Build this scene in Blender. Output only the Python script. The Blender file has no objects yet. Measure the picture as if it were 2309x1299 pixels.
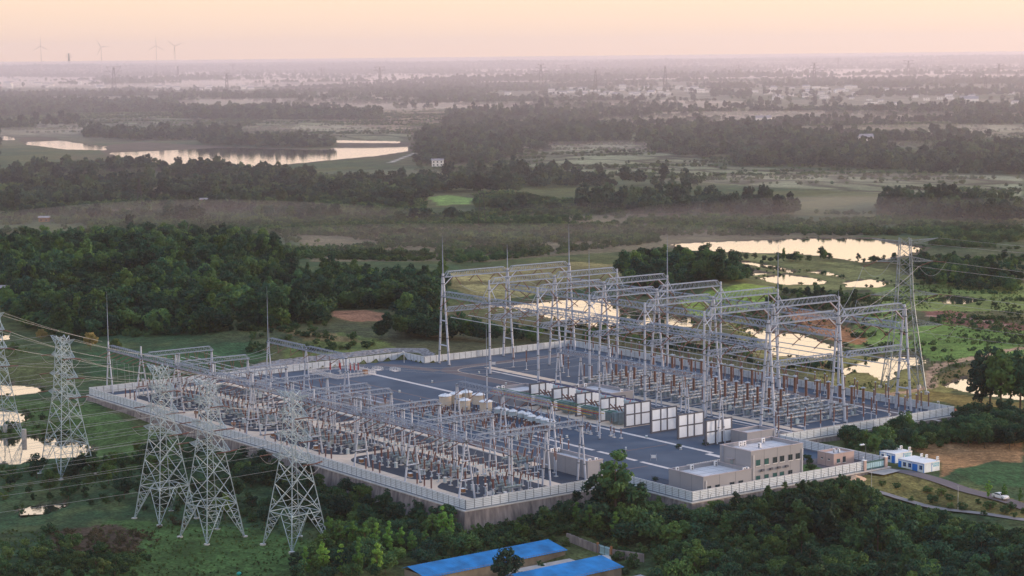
import bpy, bmesh, math, random
import numpy as np
from mathutils import Vector, Matrix
random.seed(7); RNG = np.random.default_rng(7)
S = bpy.context.scene
rad = math.radians

# ------------------------------------------------------------------ camera, world, sun, exposure
# world axes: X runs along the long side of the yard, Y across it, origin at the yard's near corner, Z=0 the yard floor
CAMP = Vector((405.77, -279.82, 112.0)); FPX = 4560.0; PW, PH = 2309.0, 1299.0
FWD = Vector((-math.sin(rad(54)), math.cos(rad(54)), 0)); RGT = Vector((math.cos(rad(54)), math.sin(rad(54)), 0))
PIT = rad(6.55); ROL = rad(0.594)
cf = FWD*math.cos(PIT) + Vector((0, 0, -math.sin(PIT))); cu = FWD*math.sin(PIT) + Vector((0, 0, math.cos(PIT)))
cx = RGT*math.cos(ROL) - cu*math.sin(ROL); cy = RGT*math.sin(ROL) + cu*math.cos(ROL)
cam = bpy.data.objects.new('camera', bpy.data.cameras.new('camera')); S.collection.objects.link(cam)
cam.matrix_world = Matrix(((cx.x, cy.x, -cf.x, CAMP.x), (cx.y, cy.y, -cf.y, CAMP.y), (cx.z, cy.z, -cf.z, CAMP.z), (0, 0, 0, 1)))
cam.data.sensor_width = 36; cam.data.lens = 36*FPX/PW; cam.data.clip_start = 1; cam.data.clip_end = 90000
S.camera = cam
SUN_AZ = rad(144-78); SUN_EL = rad(8)
W = bpy.data.worlds.new('World'); S.world = W; W.use_nodes = True
nt = W.node_tree; nt.nodes.clear(); L = nt.links.new
out = nt.nodes.new('ShaderNodeOutputWorld'); bg1 = nt.nodes.new('ShaderNodeBackground'); bg2 = nt.nodes.new('ShaderNodeBackground'); ad = nt.nodes.new('ShaderNodeAddShader')
sky = nt.nodes.new('ShaderNodeTexSky'); sky.sky_type = 'NISHITA'; sky.sun_disc = False; sky.sun_elevation = SUN_EL; sky.sun_rotation = rad(90)-SUN_AZ
sky.air_density = 1.0; sky.dust_density = 6.0
nm_ = nt.nodes.new('ShaderNodeMix'); nm_.data_type = 'RGBA'; nm_.blend_type = 'MULTIPLY'; nm_.inputs[0].default_value = 1; nm_.inputs[7].default_value = (1, .74, .52, 1); L(sky.outputs[0], nm_.inputs[6]); L(nm_.outputs[2], bg1.inputs[0]); bg1.inputs[1].default_value = 0.10
tc = nt.nodes.new('ShaderNodeTexCoord'); sp = nt.nodes.new('ShaderNodeSeparateXYZ'); L(tc.outputs['Generated'], sp.inputs[0])
rp = nt.nodes.new('ShaderNodeValToRGB'); L(sp.outputs[2], rp.inputs[0])
cr = rp.color_ramp
for p, c in ((0.0, (.75, .52, .41)), (0.02, (.76, .56, .42)), (0.08, (.92, .68, .46)), (0.2, (.84, .66, .50)), (0.38, (.47, .50, .60)), (0.65, (.34, .45, .66)), (1.0, (.28, .42, .68))):
    e = cr.elements.new(p) if p not in (0.0, 1.0) else cr.elements[0 if p == 0 else -1]
    e.color = (*c, 1)
# a warmer, brighter side of the sky towards the low sun
dt = nt.nodes.new('ShaderNodeVectorMath'); dt.operation = 'DOT_PRODUCT'; L(tc.outputs['Generated'], dt.inputs[0]); dt.inputs[1].default_value = (math.cos(SUN_AZ), math.sin(SUN_AZ), 0.05)
mr = nt.nodes.new('ShaderNodeMapRange'); L(dt.outputs['Value'], mr.inputs[0]); mr.inputs[1].default_value = -0.1; mr.inputs[2].default_value = 0.75; mr.inputs[3].default_value = 0; mr.inputs[4].default_value = 1
wm = nt.nodes.new('ShaderNodeMix'); wm.data_type = 'RGBA'; wm.blend_type = 'MULTIPLY'; L(mr.outputs[0], wm.inputs[0]); L(rp.outputs[0], wm.inputs[6]); wm.inputs[7].default_value = (1.14, 1.16, 1.08, 1)
L(wm.outputs[2], bg2.inputs[0]); bg2.inputs[1].default_value = 1.30
L(bg1.outputs[0], ad.inputs[0]); L(bg2.outputs[0], ad.inputs[1]); L(ad.outputs[0], out.inputs[0])
sun = bpy.data.objects.new('sun', bpy.data.lights.new('sun', 'SUN')); S.collection.objects.link(sun)
sun.data.energy = 2.9; sun.data.angle = rad(7); sun.data.color = (1.0, .78, .62)
sun.rotation_euler = Vector((math.cos(SUN_AZ)*math.cos(SUN_EL), math.sin(SUN_AZ)*math.cos(SUN_EL), math.sin(SUN_EL))).to_track_quat('Z', 'Y').to_euler()
S.view_settings.view_transform = 'Standard'; S.view_settings.look = 'None'; S.view_settings.exposure = 0.10; S.view_settings.gamma = 1.0
S.view_settings.use_curve_mapping = False
S.cycles.use_denoising = True; S.cycles.volume_bounces = 1; S.cycles.max_bounces = 6; S.cycles.diffuse_bounces = 2; S.cycles.transparent_max_bounces = 8
S.cycles.caustics_reflective = False; S.cycles.caustics_refractive = False

# ------------------------------------------------------------------ photo pixel -> ground point (each thing keeps its real place, size and depth)
def rayd(px, py):
    x = (px-PW/2)/FPX; y = -(py-PH/2)/FPX
    return cf + cx*x + cy*y
def P(px, py, z=0.0):
    r = rayd(px, py); t = (z-CAMP.z)/r.z
    return Vector((CAMP.x+r.x*t, CAMP.y+r.y*t, z))
def projn(X, Y, Z):
    dx, dy, dz = X-CAMP.x, Y-CAMP.y, Z-CAMP.z
    d = dx*cf.x+dy*cf.y+dz*cf.z; x = dx*cx.x+dy*cx.y+dz*cx.z; y = dx*cy.x+dy*cy.y+dz*cy.z
    return PW/2+FPX*x/d, PH/2-FPX*y/d
def inpoly(px, py, poly):
    r = np.zeros(px.shape, bool); n = len(poly)
    for i in range(n):
        x1, y1 = poly[i]; x2, y2 = poly[(i+1) % n]
        if y1 == y2: continue
        c = ((y1 > py) != (y2 > py)) & (px < (x2-x1)*(py-y1)/(y2-y1)+x1)
        r ^= c
    return r

# ------------------------------------------------------------------ tagging
def tag(o, label=None, cat=None, group=None, kind=None):
    if label: o['label'] = label
    if cat: o['category'] = cat
    if group: o['group'] = group
    if kind: o['kind'] = kind
    return o
def thing(name, label, cat, loc=(0, 0, 0), group=None, rz=0):
    o = bpy.data.objects.new(name, None); S.collection.objects.link(o)
    o.location = loc; o.rotation_euler = (0, 0, rz); o.empty_display_size = .5
    return tag(o, label, cat, group)
def copy_tree(o, loc=None, rz=None, label=None, group=None, parent=None):
    c = o.copy(); S.collection.objects.link(c); c.parent = parent
    if loc is not None: c.location = loc
    if rz is not None: c.rotation_euler = (0, 0, rz)
    if label: c['label'] = label
    if group: c['group'] = group
    for ch in KIDS.get(o.name, ()):
        k = copy_tree(ch, parent=c)
    return c
KIDS = {}

# ------------------------------------------------------------------ mesh builder
class MB:
    def __init__(s): s.v = []; s.f = []
    def add(s, vs, fs):
        b = len(s.v); s.v.extend([tuple(v) for v in vs]); s.f.extend([tuple(b+i for i in f) for f in fs])
    def box(s, c, d, rz=0):
        """c = centre of the base, d = sizes"""
        hx, hy, h = d[0]/2, d[1]/2, d[2]; co, si = math.cos(rz), math.sin(rz)
        vs = [(c[0]+x*co-y*si, c[1]+x*si+y*co, c[2]+z) for z in (0, h) for x, y in ((-hx, -hy), (hx, -hy), (hx, hy), (-hx, hy))]
        s.add(vs, [(3, 2, 1, 0), (4, 5, 6, 7), (0, 1, 5, 4), (1, 2, 6, 5), (2, 3, 7, 6), (3, 0, 4, 7)])
    def b2(s, x0, y0, z0, x1, y1, z1): s.box(((x0+x1)/2, (y0+y1)/2, z0), (abs(x1-x0), abs(y1-y0), z1-z0))
    def bar(s, p, q, w, w2=None):
        p = Vector(p); q = Vector(q); d = q-p
        if d.length < 1e-5: return
        d.normalize(); a = d.cross(Vector((0, 0, 1)))
        if a.length < .05: a = d.cross(Vector((1, 0, 0)))
        a.normalize(); b = d.cross(a); h = w/2; k = (w2 or w)/2
        vs = [p+a*h*i+b*h*j for i, j in ((-1, -1), (1, -1), (1, 1), (-1, 1))]+[q+a*k*i+b*k*j for i, j in ((-1, -1), (1, -1), (1, 1), (-1, 1))]
        s.add(vs, [(0, 1, 5, 4), (1, 2, 6, 5), (2, 3, 7, 6), (3, 0, 4, 7), (3, 2, 1, 0), (4, 5, 6, 7)])
    def tube(s, p, q, r1, r2=None, n=8, caps=True):
        r2 = r1 if r2 is None else r2
        p = Vector(p); q = Vector(q); d = (q-p).normalized(); a = d.cross(Vector((0, 0, 1)))
        if a.length < .05: a = Vector((1, 0, 0))
        a.normalize(); b = d.cross(a); vs = []
        for c, r in ((p, r1), (q, r2)):
            for i in range(n):
                t = 2*math.pi*i/n; vs.append(c+a*r*math.cos(t)+b*r*math.sin(t))
        fs = [(i, (i+1) % n, n+(i+1) % n, n+i) for i in range(n)]
        if caps: fs += [tuple(range(n-1, -1, -1)), tuple(range(n, 2*n))]
        s.add(vs, fs)
    def lathe(s, c, prof, n=12):
        vs = []; 
        for r, z in prof:
            for i in range(n):
                t = 2*math.pi*i/n; vs.append((c[0]+r*math.cos(t), c[1]+r*math.sin(t), c[2]+z))
        fs = []
        for k in range(len(prof)-1):
            for i in range(n):
                j = (i+1) % n; fs.append((k*n+i, k*n+j, (k+1)*n+j, (k+1)*n+i))
        fs += [tuple(range(n-1, -1, -1)), tuple(range((len(prof)-1)*n, len(prof)*n))]
        s.add(vs, fs)
    def ribs(s, p, q, r, r2, pitch, n=8):
        """ribbed insulator column along any axis"""
        p = Vector(p); q = Vector(q); d = q-p; Ln = d.length; d.normalize(); a = d.cross(Vector((0, 0, 1)))
        if a.length < .05: a = Vector((1, 0, 0))
        a.normalize(); b = d.cross(a); k = max(2, int(Ln/pitch)); vs = []; m = 0
        for i in range(k*2+1):
            c = p+d*(Ln*i/(2*k)); rr = r if i % 2 else r2
            for j in range(n):
                t = 2*math.pi*j/n; vs.append(c+a*rr*math.cos(t)+b*rr*math.sin(t))
            m += 1
        fs = [(i*n+j, i*n+(j+1) % n, (i+1)*n+(j+1) % n, (i+1)*n+j) for i in range(m-1) for j in range(n)]
        fs += [tuple(range(n-1, -1, -1)), tuple(range((m-1)*n, m*n))]
        s.add(vs, fs)
    def wire(s, pts, r, n=4):
        pts = [Vector(p) for p in pts]; vs = []
        for i, p in enumerate(pts):
            d = (pts[min(i+1, len(pts)-1)]-pts[max(i-1, 0)]).normalized(); a = d.cross(Vector((0, 0, 1)))
            if a.length < .05: a = Vector((1, 0, 0))
            a.normalize(); b = d.cross(a)
            for j in range(n):
                t = 2*math.pi*(j+.5)/n; vs.append(p+a*r*math.cos(t)+b*r*math.sin(t))
        s.add(vs, [(i*n+j, i*n+(j+1) % n, (i+1)*n+(j+1) % n, (i+1)*n+j) for i in range(len(pts)-1) for j in range(n)])
    def prism(s, poly, z0, z1):
        n = len(poly); a = sum(poly[i][0]*poly[(i+1) % n][1]-poly[(i+1) % n][0]*poly[i][1] for i in range(n))
        if a < 0: poly = poly[::-1]
        s.add([(x, y, z0) for x, y in poly]+[(x, y, z1) for x, y in poly],
              [tuple(range(n-1, -1, -1)), tuple(range(n, 2*n))]+[(i, (i+1) % n, n+(i+1) % n, n+i) for i in range(n)])
    def truss(s, p, q, w, h, bay=1.5, ch=.15, dg=.08, taper=True):
        """box lattice beam: p, q run along the bottom centre line"""
        p = Vector(p); q = Vector(q); d = q-p; Ln = d.length; d.normalize(); a = Vector((-d.y, d.x, 0)).normalized(); n = max(2, int(round(Ln/bay)))
        tb = min(h*.9, Ln*.2) if taper else 0
        def pt(i, sx, top):
            t = Ln*i/n
            if top: t = tb+(Ln-2*tb)*i/n
            return p+d*t+a*(sx*w/2*(1 if not top else .8))+Vector((0, 0, h if top else 0))
        for sx in (-1, 1):
            s.bar(pt(0, sx, 0), pt(n, sx, 0), ch); s.bar(pt(0, sx, 1), pt(n, sx, 1), ch)
            s.bar(pt(0, sx, 0), pt(0, sx, 1), ch*.8); s.bar(pt(n, sx, 0), pt(n, sx, 1), ch*.8)
            for i in range(n):
                s.bar(pt(i, sx, 0), pt(i+.5, sx, 1), dg); s.bar(pt(i+.5, sx, 1), pt(i+1, sx, 0), dg)
        for top in (0, 1):
            for i in range(n):
                s.bar(pt(i, -1, top), pt(i+1, 1, top), dg) if i % 2 else s.bar(pt(i, 1, top), pt(i+1, -1, top), dg)
                s.bar(pt(i, -1, top), pt(i, 1, top), dg)
            s.bar(pt(n, -1, top), pt(n, 1, top), ch)
    def build(s, name, m, parent=None, smooth=False):
        me = bpy.data.meshes.new(name); org = Vector(parent_loc(parent))
        v = np.array(s.v, dtype=float).reshape(-1, 3)-np.array(org)
        me.from_pydata(v.tolist(), [], s.f); me.materials.append(m)
        if smooth: me.shade_smooth()
        o = bpy.data.objects.new(name, me); S.collection.objects.link(o)
        if parent is not None:
            o.parent = parent; KIDS.setdefault(parent.name, []).append(o)
        return o
def parent_loc(p):
    x = Vector((0, 0, 0))
    while p is not None: x = x+p.location; p = p.parent
    return x
def built(name, m, label, cat, mb, loc, group=None, smooth=False):
    """a thing that is one mesh, its origin at its base"""
    me = bpy.data.meshes.new(name); v = np.array(mb.v).reshape(-1, 3)-np.array(loc)
    me.from_pydata(v.tolist(), [], mb.f); me.materials.append(m)
    if smooth: me.shade_smooth()
    o = bpy.data.objects.new(name, me); S.collection.objects.link(o); o.location = loc
    return tag(o, label, cat, group)

# ------------------------------------------------------------------ materials
def mat(name, col, rough=.7, metal=0.0, var=.12, scale=.5, spec=.3, stretch=None, col2=None, bump=0.0):
    m = bpy.data.materials.new(name); m.use_nodes = True; t = m.node_tree; l = t.links.new; b = t.nodes['Principled BSDF']
    b.inputs['Roughness'].default_value = rough; b.inputs['Metallic'].default_value = metal; b.inputs['Specular IOR Level'].default_value = spec
    g = t.nodes.new('ShaderNodeNewGeometry'); mp = t.nodes.new('ShaderNodeMapping'); l(g.outputs['Position'], mp.inputs[0])
    mp.inputs['Scale'].default_value = stretch or (1, 1, 1)
    n = t.nodes.new('ShaderNodeTexNoise'); n.inputs['Scale'].default_value = scale; n.inputs['Detail'].default_value = 6; l(mp.outputs[0], n.inputs[0])
    mx = t.nodes.new('ShaderNodeMix'); mx.data_type = 'RGBA'
    rg = t.nodes.new('ShaderNodeMapRange'); l(n.outputs[0], rg.inputs[0]); rg.inputs[1].default_value = .3; rg.inputs[2].default_value = .7; l(rg.outputs[0], mx.inputs[0])
    c2 = col2 or tuple(min(1, c*(1+var)) for c in col); c1 = col if col2 else tuple(c*(1-var) for c in col)
    mx.inputs[6].default_value = (*c1, 1); mx.inputs[7].default_value = (*c2, 1); l(mx.outputs[2], b.inputs['Base Color'])
    if bump:
        bp = t.nodes.new('ShaderNodeBump'); bp.inputs['Strength'].default_value = bump; bp.inputs['Distance'].default_value = .1; l(n.outputs[0], bp.inputs['Height']); l(bp.outputs[0], b.inputs['Normal'])
    return m
M = {}
M['galv'] = mat('galvanised_steel', (.235, .30, .41), .55, .25, .15, .8)
M['tube'] = mat('painted_tube_steel', (.43, .49, .60), .5, .1, .1, .6)
M['tower'] = mat('tower_steel', (.34, .44, .51), .5, .3, .25, .35)
M['flange'] = mat('dark_flange_steel', (.10, .12, .15), .6, .3)
M['porc'] = mat('brown_porcelain', (.13, .045, .03), .3, 0, .3, 1.2, .6)
M['porc2'] = mat('tan_brown_porcelain', (.17, .075, .045), .35, 0, .2, 1.2, .6)
M['alu'] = mat('bare_aluminium', (.38, .42, .47), .35, .4, .1, .5)
M['wire'] = mat('aluminium_wire', (.36, .39, .43), .4, .4)
M['greyb'] = mat('grey_switchgear_paint', (.20, .27, .31), .5, 0, .15, .7)
M['pale'] = mat('pale_equipment_paint', (.42, .52, .57), .5, 0, .1, .7)
M['tower2'] = mat('dark_tower_steel', (.22, .27, .31), .5, .3, .25, .35)
M['conc'] = mat('footing_concrete', (.50, .49, .48), .9, 0, .15, .6)
M['gravel'] = mat('blue_grey_gravel', (.040, .066, .110), .95, 0, .3, .07, bump=.5, col2=(.082, .116, .168))
M['gravel2'] = mat('dark_gravel', (.028, .040, .062), .95, 0, .3, .2, col2=(.045, .062, .09))
M['asph'] = mat('purple_grey_asphalt', (.115, .10, .115), .9, 0, .12, .15, col2=(.15, .13, .14))
M['cream'] = mat('cream_paving', (.62, .50, .40), .85, 0, .1, .3, col2=(.70, .57, .46))
M['trench'] = mat('trench_cover_concrete', (.60, .56, .55), .85, 0, .1, .5)
M['fence'] = mat('pale_fence_panel', (.60, .68, .76), .8, 0, .08, .4)
M['fencep'] = mat('fence_post_concrete', (.17, .21, .26), .8, 0, .1, .5)
M['stone'] = mat('stained_retaining_concrete', (.10, .095, .105), .95, 0, .2, .9, stretch=(1, 1, .18), col2=(.30, .27, .27), bump=.4)
M['kerb'] = mat('kerb_concrete', (.34, .33, .33), .9, 0, .15, .5)
M['wallg'] = mat('taupe_wall_cladding', (.285, .298, .335), .8, 0, .05, .3)
M['wallt'] = mat('parapet_coping', (.40, .36, .38), .8)
M['roofw'] = mat('pale_roof_screed', (.60, .58, .60), .85, 0, .08, .25)
M['wallp'] = mat('pinkish_wall_paint', (.42, .33, .32), .8, 0, .06, .5)
M['glassd'] = mat('dark_window_glass', (.02, .035, .045), .12, 0, .2, 1, .8)
M['glassg'] = mat('green_window_glass', (.03, .11, .11), .12, 0, .2, 1, .8)
M['white'] = mat('white_paint', (.75, .76, .78), .6, 0, .05)
M['blue'] = mat('blue_paint', (.012, .17, .62), .5, 0, .1, .5)
M['roofb'] = mat('blue_roof_sheet', (.012, .19, .47), .65, 0, .3, .3, .25)
M['firew'] = mat('firewall_infill_panel', (.70, .78, .88), .8, 0, .05, .6)
M['firef'] = mat('firewall_frame', (.095, .105, .135), .8, 0, .1, .6)
M['beige'] = mat('beige_reactor_shell', (.60, .52, .42), .6, 0, .06, .5)
M['black'] = mat('black_rubber', (.015, .015, .018), .7)
M['green'] = mat('green_phase_paint', (.02, .16, .11), .5)
M['yellow'] = mat('yellow_phase_paint', (.45, .28, .03), .5)
M['red'] = mat('red_phase_paint', (.35, .02, .015), .5)
M['steeld'] = mat('dark_blue_truss_paint', (.05, .06, .16), .6)
M['teal'] = mat('teal_gate_paint', (.02, .10, .11), .5)
M['gpanel'] = mat('light_blue_gate_panel', (.30, .50, .60), .5)
M['soil'] = mat('bare_soil', (.28, .14, .07), .95, 0, .2, .3)
M['sand'] = mat('sand_pile', (.55, .38, .26), .95, 0, .1, .5)
M['rip'] = mat('grey_riprap_stone', (.10, .10, .11), .95, 0, .3, .9, col2=(.30, .30, .32), bump=.8)
M['cabinw'] = mat('pale_blue_cabin_wall', (.62, .72, .80), .6)
M['cyan'] = mat('turquoise_lettering', (.01, .34, .52), .5)
M['bark'] = mat('tree_bark', (.10, .075, .055), .95, 0, .2, 1)
M['tank'] = mat('green_water_tank', (.01, .30, .26), .5)
M['farm'] = mat('farm_wall_render', (.90, .86, .82), .85, 0, .12, .02)
M['farmr'] = mat('farm_roof_tile', (.30, .28, .30), .8, 0, .2, .3)
M['ftow'] = mat('distant_steel', (.05, .045, .06), .7, .2)
M['turb'] = mat('turbine_coating', (.62, .52, .50), .6)
def leafmat(name, a, b, c, nscale=.4):
    m = bpy.data.materials.new(name); m.use_nodes = True; t = m.node_tree; l = t.links.new; pb = t.nodes['Principled BSDF']
    oi = t.nodes.new('ShaderNodeObjectInfo'); g = t.nodes.new('ShaderNodeNewGeometry')
    n = t.nodes.new('ShaderNodeTexNoise'); n.inputs['Scale'].default_value = nscale; n.inputs['Detail'].default_value = 3; l(g.outputs['Position'], n.inputs[0])
    r = t.nodes.new('ShaderNodeValToRGB'); e = r.color_ramp.elements
    e[0].position = 0; e[0].color = (*a, 1); e[1].position = 1; e[1].color = (*c, 1); k = e.new(.55); k.color = (*b, 1)
    ma = t.nodes.new('ShaderNodeMath'); ma.operation = 'MULTIPLY_ADD'; l(n.outputs[0], ma.inputs[0]); ma.inputs[1].default_value = 1.0
    m2 = t.nodes.new('ShaderNodeMath'); m2.operation = 'MULTIPLY_ADD'; l(oi.outputs['Random'], m2.inputs[0]); m2.inputs[1].default_value = .95; m2.inputs[2].default_value = -.5
    l(m2.outputs[0], ma.inputs[2]); l(ma.outputs[0], r.inputs[0])
    nb = t.nodes.new('ShaderNodeTexNoise'); nb.inputs['Scale'].default_value = .022; nb.inputs['Detail'].default_value = 3; l(g.outputs['Position'], nb.inputs[0]); mb_ = t.nodes.new('ShaderNodeMapRange'); l(nb.outputs[0], mb_.inputs[0]); mb_.inputs[1].default_value = .35; mb_.inputs[2].default_value = .65; mb_.inputs[3].default_value = .62; mb_.inputs[4].default_value = 1.45
    vs = t.nodes.new('ShaderNodeVectorMath'); vs.operation = 'SCALE'; l(r.outputs[0], vs.inputs[0]); l(mb_.outputs[0], vs.inputs['Scale']); r = vs; l(r.outputs[0], pb.inputs['Base Color'])
    pb.inputs['Roughness'].default_value = .75; pb.inputs['Specular IOR Level'].default_value = .15
    tr = t.nodes.new('ShaderNodeBsdfTranslucent'); l(r.outputs[0], tr.inputs[0]); mx = t.nodes.new('ShaderNodeMixShader'); mx.inputs[0].default_value = .3
    l(pb.outputs[0], mx.inputs[1]); l(tr.outputs[0], mx.inputs[2]); l(mx.outputs[0], t.nodes['Material Output'].inputs[0])
    return m
M['leaf'] = leafmat('broadleaf_foliage', (.014, .046, .034), (.032, .090, .046), (.095, .175, .045))
M['leafp'] = leafmat('poplar_foliage', (.055, .13, .04), (.10, .23, .05), (.20, .36, .07))
M['leafp2'] = leafmat('light_broadleaf_foliage', (.03, .08, .034), (.055, .125, .04), (.10, .18, .05))
M['flower'] = leafmat('yellow_blossom_foliage', (.05, .09, .03), (.22, .20, .07), (.42, .33, .14))
M['shedw'] = mat('shed_wall_render', (.20, .18, .15), .9, 0, .25, .5)
M['grassy'] = leafmat('meadow_grass', (.05, .095, .03), (.07, .125, .035), (.12, .16, .05))
M['leafs'] = leafmat('shrub_foliage', (.022, .062, .032), (.045, .105, .040), (.10, .155, .05))
M['leaff'] = leafmat('distant_foliage', (.018, .042, .036), (.034, .072, .048), (.072, .115, .052), .05)
M['reed'] = leafmat('reed_foliage', (.035, .045, .025), (.065, .06, .035), (.10, .085, .05))
def watermat():
    m = bpy.data.materials.new('pond_water'); m.use_nodes = True; t = m.node_tree; l = t.links.new; b = t.nodes['Principled BSDF']
    b.inputs['Base Color'].default_value = (.03, .035, .035, 1); b.inputs['Roughness'].default_value = .05; b.inputs['IOR'].default_value = 1.6
    b.inputs['Specular IOR Level'].default_value = 1.0
    gl = t.nodes.new('ShaderNodeBsdfGlossy'); gl.inputs['Roughness'].default_value = .04; gl.inputs[0].default_value = (1, 1, 1, 1)
    mx = t.nodes.new('ShaderNodeMixShader'); mx.inputs[0].default_value = .5; l(b.outputs[0], mx.inputs[1]); l(gl.outputs[0], mx.inputs[2]); l(mx.outputs[0], t.nodes['Material Output'].inputs[0])
    g = t.nodes.new('ShaderNodeNewGeometry'); n = t.nodes.new('ShaderNodeTexNoise'); n.inputs['Scale'].default_value = .35; n.inputs['Detail'].default_value = 4; l(g.outputs['Position'], n.inputs[0])
    bp = t.nodes.new('ShaderNodeBump'); bp.inputs['Strength'].default_value = .16; bp.inputs['Distance'].default_value = .2; l(n.outputs[0], bp.inputs['Height']); l(bp.outputs[0], b.inputs['Normal']); l(bp.outputs[0], gl.inputs['Normal'])
    return m
M['water'] = watermat()
# ------------------------------------------------------------------ terrain
def _h(i, j, s):
    n = (i*374761393+j*668265263+s*1442695041) & 0x7fffffff
    n = ((n ^ (n >> 13))*1274126177) & 0x7fffffff
    return ((n ^ (n >> 16)) & 0xffff)/65535.0
def vn(x, y, s=0):
    x = np.asarray(x, float); y = np.asarray(y, float); i = np.floor(x).astype(np.int64); j = np.floor(y).astype(np.int64)
    fx = x-i; fy = y-j; fx = fx*fx*(3-2*fx); fy = fy*fy*(3-2*fy)
    return (_h(i, j, s)*(1-fx)+_h(i+1, j, s)*fx)*(1-fy)+(_h(i, j+1, s)*(1-fx)+_h(i+1, j+1, s)*fx)*fy
def fbm(x, y, s=0, o=4):
    r = 0; a = .5; t = 0
    for k in range(o): r = r+a*vn(x*2**k, y*2**k, s+k*17); t += a; a *= .5
    return r/t
OUT = [(-222, 0), (0, 0), (0, 50), (28, 50), (28, 120), (-14, 120), (-14, 194), (-208, 194), (-208, 126), (-222, 126)]
CTL = np.array([(-222, -3, -1.6), (-196, -4, -2.0), (-170, -4, -2.5), (-140, -4, -3.0), (-110, -4, -3.6), (-80, -4, -4.2), (-50, -5, -4.8), (2, -3, -5.6), (4, 20, -4.8), (4, 45, -3.0), (16, 48, -2.2), (30, 50, -1.6), (31, 85, -1.0), (31, 120, -.7),
    (20, 128, -.8), (36, 128, -1.0), (64, 126, -2.5), (85, 120, -4), (-8, 124, -.9), (-10, 150, -1.6), (-10, 196, -2.6), (-60, 198, -2), (-140, 198, -1), (-206, 198, -.5), (-212, 150, .2), (-224, 128, 1.6), (-224, 100, 1.6), (-224, 60, .2), (-225, 30, -1.2),
    (-130, -46, -7), (-60, -50, -7), (-20, -37, -7), (-190, -38, -7), (-100, -25, -6), (-260, -60, -7), (-200, -90, -8), (-100, -90, -8.5), (0, -60, -8.5), (20, -15, -9), (60, 0, -10), (60, 60, -8), (40, 25, -7.5), (100, 60, -9), (110, 110, -6.5), (60, 100, -5),
    (-72, 234, -4), (-10, 240, -4.5), (60, 200, -5), (20, 160, -3), (-300, 120, 5), (-300, 60, 3), (-340, 0, 1), (-300, 200, 3), (-200, 260, -5), (-120, 260, -5)], float)
PC = (-100.0, 90.0)
def smooth(a, b, x): t = np.clip((x-a)/(b-a), 0, 1); return t*t*(3-2*t)
PONDS = [  # photo outline of each sheet of water, water level
 ('lake', [(232, 333), (330, 323), (450, 330), (600, 335), (738, 338), (762, 327), (918, 326), (921, 341), (850, 352), (740, 362), (640, 372), (520, 378), (380, 378), (290, 373), (258, 352)], -6.0),
 ('lake_arm', [(38, 312), (110, 312), (170, 322), (236, 330), (238, 339), (150, 337), (60, 326)], -6.0),
 ('far_pond', [(758, 316), (900, 319), (905, 323), (762, 322)], -6.0),
 ('far_pond', [(0, 306), (26, 308), (30, 316), (0, 316)], -6.0),
 ('pond', [(1518, 551), (1600, 546), (1700, 543), (1850, 537), (1960, 538), (2085, 560), (2055, 576), (1990, 587), (1940, 592), (1880, 581), (1800, 573), (1640, 569), (1540, 564)], -5.6),
 ('paddy_water', [(1608, 594), (1643, 592), (1688, 603), (1745, 617), (1680, 622), (1640, 611), (1612, 604)], -5.5),
 ('paddy_water', [(1648, 590), (1692, 591), (1742, 599), (1797, 611), (1790, 617), (1728, 606)], -5.5),
 ('paddy_water', [(1703, 628), (1772, 618), (1818, 624), (1860, 635), (1852, 641), (1769, 644)], -5.4),
 ('paddy_water', [(1812, 613), (1861, 611), (1906, 628), (1870, 622)], -5.4),
 ('paddy_water', [(1900, 637), (1960, 629), (2008, 638), (1986, 648), (1912, 649)], -5.4),
 ('pond', [(1076, 689), (1165, 687), (1190, 683), (1215, 683), (1270, 676), (1323, 677), (1370, 672), (1385, 694), (1424, 702), (1470, 707), (1560, 716), (1560, 738), (1460, 738), (1390, 742), (1327, 744), (1291, 735), (1255, 723), (1212, 709), (1165, 698)], -5.4),
 ('pond', [(1668, 738), (1700, 735), (1742, 750), (1800, 752), (1862, 775), (1895, 788), (1885, 806), (1800, 808), (1742, 802), (1735, 775), (1690, 752)], -5.3),
 ('pond', [(1895, 836), (1960, 811), (1995, 804), (2055, 803), (2097, 814), (2060, 828), (2019, 838), (2013, 858), (1990, 861), (1962, 842), (1925, 838), (1910, 846)], -5.0),
 ('pond', [(2108, 673), (2150, 666), (2222, 676), (2175, 688), (2130, 686)], -5.4),
 ('pond', [(2126, 872), (2172, 852), (2309, 868), (2309, 906), (2200, 890)], -5.0),
 ('left_pond', [(-60, 864), (60, 866), (102, 878), (85, 889), (40, 892), (-60, 890)], -8.0),
 ('left_pond', [(-60, 922), (50, 930), (70, 942), (40, 957), (-60, 962)], -8.2),
 ('left_pond', [(-60, 988), (60, 984), (110, 988), (180, 998), (218, 1014), (202, 1031), (110, 1036), (40, 1047), (-60, 1046)], -8.6),
 ('left_pond', [(40, 1150), (90, 1137), (142, 1134), (155, 1145), (100, 1159), (50, 1161)], -9.0),
 ('left_pond', [(0, 756), (20, 757), (26, 767), (0, 770)], -3.6)]
def hills(x, y):
    b = 0
    for px, py, r, h in ((330, 640, 130, 5), (60, 600, 150, 4), (720, 640, 110, 3), (1500, 640, 60, 3), (1640, 668, 38, 6), (2200, 780, 60, 4), (1100, 450, 200, 4)):
        c = P(px, py, -4); b = b+h*np.exp(-((x-c.x)**2+(y-c.y)**2)/(r*r))
    return b
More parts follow.
